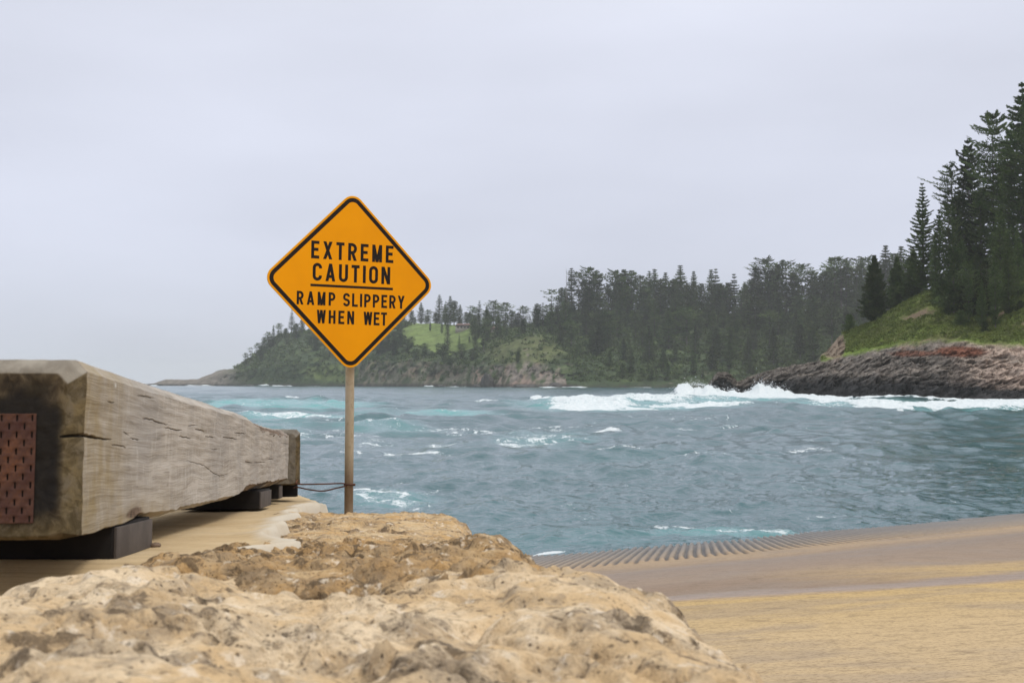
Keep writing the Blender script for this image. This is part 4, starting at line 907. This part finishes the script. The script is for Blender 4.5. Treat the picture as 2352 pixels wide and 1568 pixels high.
# ------------------------------------------------------------------ timber barriers
M_SIDE = m_beam_side(); M_END = m_beam_end(); M_RUST = m_rust(); M_BLOCK_SHADE = m_plain('block_shade_black', (.016, .014, .013), .85, .2, 14, .2, 0, .3); M_BLOCK_LIT = m_plain('block_lit_grey', (.080, .066, .058), .75, .2, 14, .3, 0, .3)  # block black has shade painted in; block grey paints its lit side
def seg_dist(P, poly, ks, kt, wd=None):
    """distance in a stretched (s,t) plane to a polyline"""
    dm = np.full(P.shape[:-1], 9.); sc2 = np.array([ks, kt]); pl = np.array(poly)*sc2; Q = P*sc2
    ln = np.linalg.norm(np.diff(pl, axis=0), axis=1); tot = ln.sum(); acc = 0.; wr = np.full(P.shape[:-1], 1e-9)
    for a, b, l_ in zip(pl[:-1], pl[1:], ln):
        e_ = b-a; w_ = Q-a; t = np.clip((w_@e_)/(e_@e_+1e-12), 0, 1); d_ = np.linalg.norm(w_-t[..., None]*e_, axis=-1)
        m = d_ < dm; dm = np.where(m, d_, dm); u = (acc+t*l_)/tot; wr = np.where(m, np.sqrt(np.clip(4*u*(1-u), .0, 1)) if poly[0][0] > .001 else np.sqrt(np.clip(1.02-u, 0, 1)), wr); acc += l_
    return dm, wr
BH, BW = .32, .36
def beam_frame(P0, az, slope):
    es = Vector((sin(az), cos(az), slope)).normalized(); eq = Vector((cos(az), -sin(az), 0)); et = eq.cross(es)
    M = Matrix((eq, es, et)).transposed().to_4x4(); M.translation = Vector(P0); return M
P0 = np.array([-.766, 2.17, HC+float(ray(190, 1240)[1])*2.17]); BM = beam_frame(P0, R(-5.97), -.0634)
BMi = BM.inverted()
def on_face(px, py):
    """photo point on the beam's right face -> (s, t)"""
    a, b = ray(px, py); o = BMi@Vector((0, 0, HC)); v = BMi.to_3x3()@Vector((float(a), 1, float(b)))
    k = -o.x/v.x; q = o+v*k; return q.y, q.z
def beam_mesh(name, Lb, seed, cracks=(), drip=None, fancy=True, nt_=300, ns=560):
    c = .026
    s = np.concatenate([[0, c*.5, c], c+np.linspace(.004, 1, ns)**1.15*(Lb-c-.02), [Lb-.01, Lb]])
    inset = np.concatenate([[c, c*.5, 0], np.zeros(ns), [.004, .014]])
    ct = .021+.004*gnoise(xyz(s*2.1, seed))+.002*gnoise(xyz(s*11, seed)); cb = .006+.012*sstep(0, .8, s)+.004*gnoise(xyz(s*3.3, seed, 5.))+.004*gnoise(xyz(s*12, seed, 5.))
    ctx = .020+0*s; low = .006*gnoise(xyz(s*2.6, seed, 9.))+.003*gnoise(xyz(s*14, seed, 9.)); bark = 0*s
    if fancy:
        bark = sstep(2.75, 3.5, s)*sstep(Lb-.0, Lb-.25, s)*.5+sstep(2.75, 3.3, s)*.5
        ct = ct+bark*(.022+.010*gnoise(xyz(s*5, seed))+.006*gnoise(xyz(s*16, seed))); ctx = ctx+bark*.05
        ch = sstep(2.35, 2.75, s); cb = cb+ch*(.016+.008*gnoise(xyz(s*4, seed, 2.))); low = low+ch*.012+.018*sstep(.55, .0, s)*0
        low = low+.010*np.exp(-((s-.55)/.12)**2)
    def lin(a, b, n, e=False): return a[:, None]+(b-a)[:, None]*np.linspace(0, 1, n, endpoint=e)[None]
    z = np.zeros_like(s); Q = []; T = []; zone = []
    def seg(q0, t0, q1, t1, n, zn): Q.append(lin(q0, q1, n)); T.append(lin(t0, t1, n)); zone.append(np.full(n, zn))
    full = z+1; Hh = z+BH; Wn_ = z-BW
    seg(z, low+cb, z, Hh-ct, nt_, 0); seg(z, Hh-ct, -ctx, Hh, 12, 1); seg(-ctx, Hh, Wn_+.02, Hh, 16, 2); seg(Wn_+.02, Hh, Wn_, Hh-.02, 3, 3)
    seg(Wn_, Hh-.02, Wn_, z+.02, 8, 3); seg(Wn_, z+.02, Wn_+.02, z, 3, 3); seg(Wn_+.02, z, -.035-cb*.6, low, 10, 4); seg(-.035-cb*.6, low, z, low+cb, 12, 5)
    Q = np.concatenate(Q, 1); T = np.concatenate(T, 1); zone = np.concatenate(zone)
    ins = inset[:, None]; Q = -BW/2+(Q+BW/2)*(1-2*ins/BW); T = np.where(T > BH/2, BH/2+(T-BH/2)*(1-2*ins/BH), BH/2+(T-BH/2)*(1-.5*ins/BH))
    S = np.broadcast_to(s[:, None], Q.shape).copy(); zn = np.broadcast_to(zone[None], Q.shape)
    crack = np.zeros_like(Q); ST = np.stack([S, T+.0022*gnoise(xyz(S*26, T*10), 4)+.0012*gnoise(xyz(S*90, T*10), 6)], -1)
    for pl, wd_ in cracks:
        dd, wr = seg_dist(ST, pl, .6, 1.); wl = wd_*wr*(1+.5*gnoise(xyz(S*60, T*8), 5))+1e-5
        crack = np.maximum(crack, sstep(wl*1.25, wl*.5, dd)*np.minimum(1, wl/.0007)*(zn == 0))
    n1 = gnoise(xyz(S*1.4, T*5, Q*5), seed); n2 = gnoise(xyz(S*9, T*55, Q*55), seed+1); n3 = gnoise(xyz(S*5, T*16, Q*16), seed+2)
    push = .004*n1+.0012*n2+.002*n3-.010*crack
    if fancy:
        bk = bark[:, None]*((zn == 1)|(zn == 2)); rough = fbm(xyz(S*14, T*40, Q*40), 4, s=seed+4, ridged=True); T = T-bk*(.010*rough+.004)*(zn == 1)-bk*.006*np.abs(rough)*(zn == 2)
        un = (zn == 5)*sstep(2.3, 2.8, S); T = T+un*.006*rough
    Q = Q+np.where((zn == 0)|(zn == 1)|(zn == 5), push, 0); T = T+np.where((zn == 2)|(zn == 1), push, 0)-np.where(zn == 4, push, 0)
    warm = np.maximum(sstep(.62, .02, S+.25*n1)*.85, sstep(.10, .0, T+.02*n3)*sstep(1.4, .2, S)*.9)*(zn != 2)
    bk = np.zeros_like(Q)
    if fancy:
        bk = np.maximum(bark[:, None]*(zn == 1)*1., .8*(zn == 5)*sstep(2.3, 2.7, S)*sstep(0, .4, n3+.3)); blob = sstep(1.2, .3, ((S-.50)/.10)**2+((T-.028)/.014)**2+.6*n2); bk = np.maximum(bk, blob*(zn != 2))
    dr = np.zeros_like(Q)
    if drip: dr = sstep(.0045, .002, np.abs(S-drip[0])*.5)*sstep(drip[1]-.002, drip[1]+.004, T)*sstep(drip[2]+.002, drip[2]-.004, T)*(zn == 0)
    nr, nc = Q.shape; V = xyz(Q, S, T).reshape(-1, 3); Fs = gridf(nr, nc, True); mi = np.zeros(len(Fs), int); mi[:nc*2] = 1
    at = {'warm': warm.ravel(), 'bark': bk.ravel(), 'crack': crack.ravel(), 'drip': dr.ravel(), 'stain': np.zeros(Q.size)}
    # the three near rows belong to the end grain: warm chamfers, pale weathered top chamfer
    e0 = np.zeros_like(Q); e0[:3] = 1; at['warm'] = np.where(e0.ravel() > 0, np.where(zn.ravel() == 0, .95, .4), at['warm']); at['bark'] = np.where((e0.ravel() > 0)&((zn.ravel() == 1)|(zn.ravel() == 2)), .95, at['bark'])
    Fs_all = [Fs]; mis = [mi]; Vs = [V]; base = len(V)
    def cap(row, K, flip, off):
        nonlocal base
        ctr = np.array([-BW/2, s[row], BH/2]); ring = V[row*nc:(row+1)*nc]
        pts = [ctr+(ring-ctr)*k for k in np.linspace(1, .02, K)[1:]]; P = np.concatenate(pts)
        g1 = gnoise(P*np.array([26, 1, 26]), seed+6); g2 = gnoise(P*np.array([90, 1, 60]), seed+7); P[:, 1] += (.0022*g1+.0016*g2)*(1 if not flip else -1)
        first = np.arange(row*nc, (row+1)*nc); ids = np.concatenate([first[None], base+np.arange((K-1)*nc).reshape(K-1, nc)])
        r_ = ids[:-1]; r2 = ids[1:]; f = np.stack([r_, np.roll(r_, -1, 1), np.roll(r2, -1, 1), r2], -1).reshape(-1, 4)
        if not flip: f = f[:, ::-1]
        Vs.append(P); Fs_all.append(f); mis.append(np.ones(len(f), int)); base += len(P)
        q_, t_ = P[:, 0], P[:, 2]; n_ = .5*g1+.4*gnoise(P*np.array([14, 1, 9]), seed+9)
        st = sstep(1.25, .55, ((q_+.100)/.086)**2+((t_-.150)/.140)**2+.6*n_)*(1-sstep(-.034, -.026, q_)); st = np.maximum(st, .9*sstep(1.1, .4, ((q_+.185)/.02)**2+((t_-.26)/.05)**2+.5*n_))
        st = np.maximum(st, .55*sstep(-.2, .5, n_)*(q_ < -.03))
        st = np.maximum(st, sstep(-.083, -.088, q_)*(t_ > .03)*(t_ < .24)*.97)
        wm = np.maximum(sstep(-.045, -.024, q_+.006*n_)*.95, sstep(.055, .015, t_+.02*n_)*.75)
        if not fancy: st = st*0; wm = wm*0+.9
        at['stain'] = np.concatenate([at['stain'], st]); at['warm'] = np.concatenate([at['warm'], wm*(1-.3*st)]); z_ = np.zeros(len(P)); at['bark'] = np.concatenate([at['bark'], z_+(0 if fancy else .55)])
        at['crack'] = np.concatenate([at['crack'], z_]); at['drip'] = np.concatenate([at['drip'], z_])
    cap(0, 44, False, 0); cap(nr-1, 6, True, 0)
    return mesh(name, np.concatenate(Vs), np.concatenate(Fs_all)[:, ::-1], None, True, at, mats=[M_SIDE, M_END], mi=np.concatenate(mis))
def zc(*pts): return [on_face(X*.3516, 781+Y*.3516) for X, Y in pts]
main = zc((525, 622), (600, 632), (680, 645), (725, 650)); main = [(0., main[0][1]-.002), (.02, main[0][1]+.001)]+main[1:]
CR = [(main, .0030)]+[(zc(*p), .0014) for p in [((930, 513), (990, 518), (1040, 540), (1100, 550)), ((1080, 570), (1150, 585), (1195, 592)), ((1455, 632), (1545, 645)), ((1175, 628), (1250, 642)), ((1270, 578), (1335, 597)), ((1340, 628), (1400, 635)),
      ((1600, 790), (1650, 802)), ((1660, 800), (1740, 797)), ((1835, 675), (1885, 676)), ((1530, 602), (1605, 612)), ((1750, 775), (1790, 780))]]
CR += [(zc(*p), .0008) for p in [((730, 685), (790, 690), (825, 706)), ((800, 600), (840, 618)), ((850, 640), (905, 653)), ((1210, 782), (1330, 815), (1400, 870), (1440, 888), (1500, 870)), ((1380, 715), (1422, 712)), ((900, 360), (1010, 380)), ((700, 402), (745, 405)), ((1230, 560), (1290, 555))]]
bt = thing('timber_barrier', 'thick weathered grey timber beam on steel blocks, rusty nail plate on its near end', 'timber beam', tuple(P0), 'timber barriers on the slab')
bt.rotation_euler = BM.to_euler()
def child(name, me, parent): return obj(name, me, parent)
child('beam', beam_mesh('beam', 4.80, 3, CR, (on_face(265, 886)[0], on_face(265, 890)[1], on_face(265, 879)[1])), bt)
def plate_mesh():
    # nail plate with punched slots: x to the left of its right edge, z up
    px_, pz_ = .0131, .0148; nx, nz = 12, 13; g = Geo(); Vv = []; Ff = []
    xs = [0.]; 
    for i in range(nx): xs += [(i+.5)*px_-.0017, (i+.5)*px_+.0017]
    xs.append(nx*px_); zs = [0.]
    for j in range(nz): zs += [(j+.5)*pz_-.0056, (j+.5)*pz_+.0056]
    zs.append(nz*pz_); xs = np.array(xs); zs = np.array(zs); X, Z = np.meshgrid(-xs, zs)
    y = .0008*gnoise(xyz(X*40, 0., Z*30), 3)
    V = xyz(X, y, Z); n0 = X.size; Fq = []
    for j in range(len(zs)-1):
        for i in range(len(xs)-1):
            if i % 2 == 1 and j % 2 == 1 and ((i//2)+(j//2)) % 2 == 0: continue
            a = j*len(xs)+i; Fq.append((a, a+len(xs), a+len(xs)+1, a+1))
    return mesh('nail_plate', V.reshape(-1, 3), np.array(Fq)[:, ::-1], M_RUST)
a_, b_ = ray(76, 1201); ny = child('nail_plate', plate_mesh(), bt)
o_ = BMi@Vector((0, 0, HC)); v_ = BMi.to_3x3()@Vector((float(a_), 1, float(b_))); k_ = (-.0022-o_.y)/v_.y; q_ = o_+v_*k_
ny.location = q_; md = ny.modifiers.new('thick', 'SOLIDIFY'); md.thickness = .002; md.offset = 0
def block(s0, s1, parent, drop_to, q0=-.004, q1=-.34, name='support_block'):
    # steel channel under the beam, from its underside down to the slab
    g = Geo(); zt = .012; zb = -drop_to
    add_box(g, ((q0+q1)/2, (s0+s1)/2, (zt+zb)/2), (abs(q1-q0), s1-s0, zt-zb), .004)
    b_ = child(name, g.mesh(name, M_BLOCK_SHADE), parent); g = Geo(); add_box(g, (q0+.0035, (s0+s1)/2, (zt+zb)/2-.002), (.006, s1-s0-.004, zt-zb-.008), .0008)  # shade of the front face is put into the block's black
    child('lit_side', g.mesh('lit_side', M_BLOCK_LIT), b_); return b_  # added panel, painted lighter to stand for the block's lit right side
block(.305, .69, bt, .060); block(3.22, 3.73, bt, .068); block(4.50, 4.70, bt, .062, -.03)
P2 = Vector(P0)+BM.to_3x3()@Vector((.062, 4.90, .004)); B2 = beam_frame(P2, R(-15), -.066)
b2t = thing('timber_barrier', 'second brownish timber beam end showing just past the far end of the long beam', 'timber beam', tuple(P2), 'timber barriers on the slab'); b2t.rotation_euler = B2.to_euler()
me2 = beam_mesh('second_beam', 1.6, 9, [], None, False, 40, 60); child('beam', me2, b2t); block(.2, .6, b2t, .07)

# ------------------------------------------------------------------ warning sign
SD = 7.0
sp = W(807.5, 646.5, SD+.0); pole_b = W(797.5, 1178, SD); pole_t = W(803.5, 560, SD)
sg = thing('warning_sign', 'amber diamond warning sign with black lettering on a weathered pole', 'warning sign', (pole_b[0], SD, pole_b[2]-.25))
org = np.array(sg.location)
M_SIGN = m_sign(); M_BLACK = m_plain('black_sheeting', (.012, .008, .006), .55, .2, 20, .2, 0, .0); M_EDGE = m_plain('faded_sign_rim', (.70, .40, .07), .45, .1)
M_ALU = m_plain('sign_back_metal', (.42, .42, .42), .45, .1, 8, .5, .7)
hinge = bpy.data.objects.new('sign_board', None)
SM = Matrix.Translation(Vector(sp))@Matrix.Rotation(R(26.5), 4, 'Z')@Matrix.Rotation(R(.75), 4, 'Y')
def on_sign(o): o.matrix_local = Matrix.Translation(-Vector(org))@SM; return o
def rdiamond(half, r, n=10):
    """rounded diamond outline; half = centre to the sharp corner"""
    pts = []; cc = half-r*math.sqrt(2)
    for k in range(4):
        ca = pi/2*k; c = np.array([cos(ca), sin(ca)])*cc
        for a in np.linspace(ca-pi/4, ca+pi/4, n): pts.append(c+r*np.array([cos(a), sin(a)]))
    return np.array(pts)
def sheet(outer, inner, y, thick=.0):
    g = Geo(); n = len(outer); V = np.concatenate([xyz(outer[:, 0], y, outer[:, 1]), xyz(inner[:, 0], y, inner[:, 1])]); k = np.arange(n)
    g.add(V, np.stack([k, (k+1) % n, n+(k+1) % n, n+k], 1)); return g
HALF = .750*math.sqrt(2)/2*.985; RC = .070
o0 = rdiamond(HALF, RC); o1 = rdiamond(HALF-.0175, RC-.011); o2 = rdiamond(HALF-.0175-.032, RC-.032)
g = Geo(); n = len(o0); k = np.arange(n)
oc = rdiamond(HALF-.004, RC-.002)
g.add(np.concatenate([xyz(oc[:, 0], -.0030, oc[:, 1]), [[0, -.0030, 0]]]), np.stack([k, (k+1) % n, np.full(n, n)], 1))
on_sign(obj('panel', g.mesh('sign_panel', M_SIGN), sg))
g = Geo(); ringA = xyz(o0[:, 0], -.0018, o0[:, 1]); ringB = xyz(oc[:, 0], -.0030, oc[:, 1]); ringC = xyz(o0[:, 0], .0016, o0[:, 1])
g.add(np.concatenate([ringB, ringA]), np.stack([k, n+k, n+(k+1) % n, (k+1) % n], 1)); g.add(np.concatenate([ringA, ringC]), np.stack([k, n+k, n+(k+1) % n, (k+1) % n], 1))
g.add(np.concatenate([ringC, [[0, .0016, 0]]]), np.stack([(k+1) % n, k, np.full(n, n)], 1)); on_sign(obj('rim', g.mesh('sign_rim', M_EDGE), sg))
on_sign(obj('border', sheet(o1, o2, -.0036).mesh('sign_border', M_BLACK), sg))
g = Geo()
for zz in (-.22, .22): add_box(g, (0, .012, zz), (.56, .018, .035), .003)
on_sign(obj('back_rail', g.mesh('sign_back_rail', M_ALU), sg))
def arc(cx, cyy, rx, ry, a0, a1, n=12):
    a = np.radians(np.linspace(a0, a1, n)); return [(cx+rx*cos(t), cyy+ry*sin(t)) for t in a]
def glyph(ch, Wd, a):
    h = a/2; lo, hi, l, r_, m = h, 1-h, h, Wd-h, .5; rx = min((Wd-a)/2, .26); cx = Wd/2
    rc = .20
    if ch == 'E': return [[(Wd, hi), (l, hi), (l, lo), (Wd, lo)], [(a, .515), (Wd-.05, .515)]]
    if ch == 'T': return [[(0, hi), (Wd, hi)], [(cx, 1-a), (cx, 0)]]
    if ch == 'L': return [[(l, 1), (l, lo), (Wd, lo)]]
    if ch == 'I': return [[(l, 1), (l, 0)]]
    if ch == 'H': return [[(l, 1), (l, 0)], [(r_, 1), (r_, 0)], [(a, .515), (Wd-a, .515)]]
    D = lambda xt, xb, y1=1., y0=0.: ('d', xt, xb, y1, y0)
    w = a*.53                                              # half width of a slanting stroke, measured level
    if ch == 'X': return [D(w, Wd-w), D(Wd-w, w)]
    if ch == 'Y': return [D(w, cx, 1, .42), D(Wd-w, cx, 1, .42), [(cx, .46), (cx, 0)]]
    if ch == 'N': return [[(l, 1), (l, 0)], [(r_, 1), (r_, 0)], D(w*1.02, Wd-w*1.02)]
    if ch == 'M': return [[(l, 1), (l, 0)], [(r_, 1), (r_, 0)], D(w*1.0, cx, 1, .0), D(Wd-w*1.0, cx, 1, .0)]
    if ch == 'W': return [D(w, Wd*.27), D(cx, Wd*.27), D(cx, Wd*.73), D(Wd-w, Wd*.73)]
    if ch == 'A': return [D(cx, w), D(cx, Wd-w), [(Wd*.27, .27), (Wd*.73, .27)]]
    if ch == 'U': return [[(l, 1)]+arc(cx, lo+rx, cx-h, rx, 180, 360, 16)+[(r_, 1)]]
    if ch == 'O': return [arc(cx, hi-rx, cx-h, rx, 0, 180, 14)+arc(cx, lo+rx, cx-h, rx, 180, 360, 14)+[(r_, hi-rx), (r_, hi-rx+.02)]]
    if ch == 'C': return [[(r_, .70)]+arc(cx, hi-rx, cx-h, rx, 0, 180, 14)+arc(cx, lo+rx, cx-h, rx, 180, 360, 14)+[(r_, .30)]]
    if ch == 'S': return [[(r_, .74)]+arc(cx, hi-.19, cx-h, .19, 10, 180, 12)[0:]+[(l+.01, .66)]+arc(cx, .66, cx-h, .15, 195, 250, 5)+arc(cx, .34, cx-h, .15, 70, 15, 5)+[(r_, .32)]+arc(cx, lo+.19, cx-h, .19, 0, -170, 12)+[(l, .25)]]
    if ch in 'PR':
        b = .455; rr = (hi-b)/2; q = [[(l, 0), (l, 1)], [(a, hi)]+arc(r_-rr*.9, b+rr, rr*.9, rr, 90, -90, 12)+[(a, b)]]
        if ch == 'R': q.append(('d', Wd*.52, Wd-a*.53, b-h*.4, 0.))
        return q
def stroke(P, a):
    P = np.array(P, float); keep = [0]+[i for i in range(1, len(P)) if np.linalg.norm(P[i]-P[i-1]) > 1e-4]; P = P[keep]
    d = np.diff(P, axis=0); d /= np.linalg.norm(d, axis=1)[:, None]; nrm = np.stack([-d[:, 1], d[:, 0]], 1)
    N = np.concatenate([nrm[:1], (nrm[:-1]+nrm[1:]), nrm[-1:]]); N /= np.linalg.norm(N, axis=1)[:, None]
    dots = np.concatenate([[1], (N[1:-1]*nrm[:-1]).sum(1), [1]]); N = N/np.maximum(dots, .30)[:, None]
    Lp = P+N*a/2; Rp = P-N*a/2
    return Lp, Rp
WID = dict(E=.47, X=.54, T=.48, R=.52, M=.60, C=.54, A=.58, U=.54, I=.165, O=.54, N=.54, P=.52, S=.54, L=.46, Y=.56, H=.53, W=.70)
def text(line, x0, x1, yc, cap_h, a, name, scale_last=1.):
    g = Geo(); ws = [WID.get(c, .40) for c in line]; tot = sum(ws); gap = ((x1-x0)/cap_h-tot)/(len(line)-1); x = 0.
    for c, wd_ in zip(line, ws):
        if c != ' ':
            for j, st in enumerate(glyph(c, wd_, a)):
                if st[0] == 'd':
                    _, xt, xb, y1, y0 = st; hw = a/2*math.hypot(y1-y0, xt-xb)/(y1-y0)
                    g.add(xyz(x0+(x+np.array([xb-hw, xb+hw, xt+hw, xt-hw]))*cap_h, -.0036-.00018*j, yc+(np.array([y0, y0, y1, y1])-.5)*cap_h), np.array([[0, 1, 2, 3]])); continue
                Lp, Rp = stroke(st, a); P = np.concatenate([Lp, Rp]); P[:, 1] = np.clip(P[:, 1], 0, 1); n = len(Lp); kk = np.arange(n-1)
                V = xyz(x0+(x+P[:, 0])*cap_h, -.0036-.00018*j, yc+(P[:, 1]-.5)*cap_h)
                # strips fold back on themselves at sharp corners: lay each piece a hair above the one before
                g.add(V, np.stack([n+kk, n+kk+1, kk+1, kk], 1))
        x += wd_+gap
    on_sign(obj('lettering', g.mesh('sign_lettering', M_BLACK), sg))
text('EXTREME', -.243, .252, .170, .1005, .172, 'l'); text('CAUTION', -.232, .234, .045, .1005, .172, 'l')
text('RAMP', -.322, -.096, -.106, .0760, .172, 'l'); text('SLIPPERY', -.050, .326, -.106, .0760, .172, 'l'); text('WHEN', -.204, .018, -.208, .0760, .172, 'l'); text('WET', .075, .218, -.208, .0760, .172, 'l')
g = Geo(); g.add(xyz(np.array([-.244, .252, .252, -.244]), -.0036, np.array([-.0385, -.0385, -.0245, -.0245])), np.array([[0, 1, 2, 3]])); on_sign(obj('underline', g.mesh('sign_underline', M_BLACK), sg))
pv, pf = tube(np.linspace(pole_b-np.array([0, -.055, .25]), pole_t+np.array([0, .055, 0]), 60)-org, .0255, 24)
pz = pv[:, 2]+org[2]; pl_t = W(800, 1113, SD)[2]
pm_ = mesh('pole', pv, pf, m_pole(), True, {'rust': np.maximum(sstep(.30, .0, np.abs(pz-pl_t+.05)), .55*sstep(.9, .1, pz-pl_t)*0+.0)}); obj('pole', pm_, sg)
g = Geo(); add_tube(g, np.array([[0, 0, -.02], [0, 0, .02]])+np.array([(pole_t-org)[0], .055, (sp-org)[2]-.22]), .032, 16); obj('clamp', g.mesh('sign_clamp', M_ALU), sg)

# rusty wire from the timber to the pole
wa = np.array(Vector(P2)+B2.to_3x3()@Vector((-.02, -.015, .03))); zl = W(800, 1113, SD)[2]; pc = np.array([W(800, 1113, SD)[0], SD+.055, zl])
w1 = W(684, 1111, 7.0); w2 = W(682, 1118, 7.0); lowp = W(742, 1127, 7.0)
def spline(P, n=14):
    P = np.array(P); out = []
    Q = np.concatenate([[2*P[0]-P[1]], P, [2*P[-1]-P[-2]]])
    for i in range(len(P)-1):
        a, b, c, d = Q[i:i+4]
        for t in np.linspace(0, 1, n, endpoint=(i == len(P)-2)): out.append(.5*((2*b)+(-a+c)*t+(2*a-5*b+4*c-d)*t*t+(-a+3*b-3*c+d)*t**3))
    return np.array(out)
loop = [pc+np.array([.031*cos(t), .031*sin(t), .004*t/3]) for t in np.linspace(R(200), R(340)+pi, 10)]
path = spline([wa+[0, .0, -.0], w1+[0, 0, .0], W(740, 1111, 7.0), W(785, 1109.5, 7.0)]+[pc+np.array([.030*cos(t), .030*sin(t), .0]) for t in np.linspace(R(215), R(360), 5)]+[pc+np.array([.030*cos(t), .030*sin(t), -.008]) for t in np.linspace(R(30), R(235), 6)]+[W(770, 1121, 7.0), lowp, W(712, 1124, 7.0), w2, wa+[-.02, .0, -.045]])
g = Geo(); add_tube(g, path, .0042, 7); wo_ = obj('tie_wire', g.mesh('tie_wire', M_RUST, True)); tag(wo_, 'rusty wire looped from the timber end round the sign pole', 'wire')

# pebbles lying on the slab by the blocks
M_PEB = m_plain('pebble', (.16, .11, .075), .9, .3, 40)
for i, (px_, py_, r_) in enumerate([(664, 1132, .012), (676, 1130, .009), (357, 1254, .010)]):
    p_ = slab_hit(px_, py_+2); g = Geo(); import bmesh as _b
    bm = _b.new(); _b.ops.create_icosphere(bm, subdivisions=2, radius=1); bm.verts.index_update(); V = np.array([v.co[:] for v in bm.verts]); T = np.array([[v.index for v in f.verts] for f in bm.faces]); bm.free()
    V = V*np.array([1.4, 1, .7])*(1+.3*gnoise(V*1.5, i))[:, None]*r_; o = obj('pebble', mesh('pebble', V, T, M_PEB), loc=(p_[0], p_[1], float(slab_h(p_[1]))+r_*.4))
    tag(o, ['dark pebble on the slab beside the far steel block', 'smaller dark pebble near the rounded slab edge', 'small pebble at the corner of the near steel block'][i], 'pebble')

# ------------------------------------------------------------------ haze: one box of thin even air over the whole bay
g = Geo(); add_box(g, (0, 3650, 54), (15000, 7800, 136))
hz = obj('haze', g.mesh('haze', None)); hz['kind'] = 'stuff'; hz['label'] = 'thin sea haze over the bay'; hz['category'] = 'haze'
hm = bpy.data.materials.new('haze'); hm.use_nodes = True; ht = hm.node_tree; ht.nodes.clear()
hv = ht.nodes.new('ShaderNodeVolumePrincipled'); hv.inputs['Color'].default_value = (.94, .95, .94, 1); hv.inputs['Density'].default_value = .00011; hv.inputs['Anisotropy'].default_value = .0
ho = ht.nodes.new('ShaderNodeOutputMaterial'); ht.links.new(hv.outputs[0], ho.inputs['Volume']); hz.data.materials.append(hm)
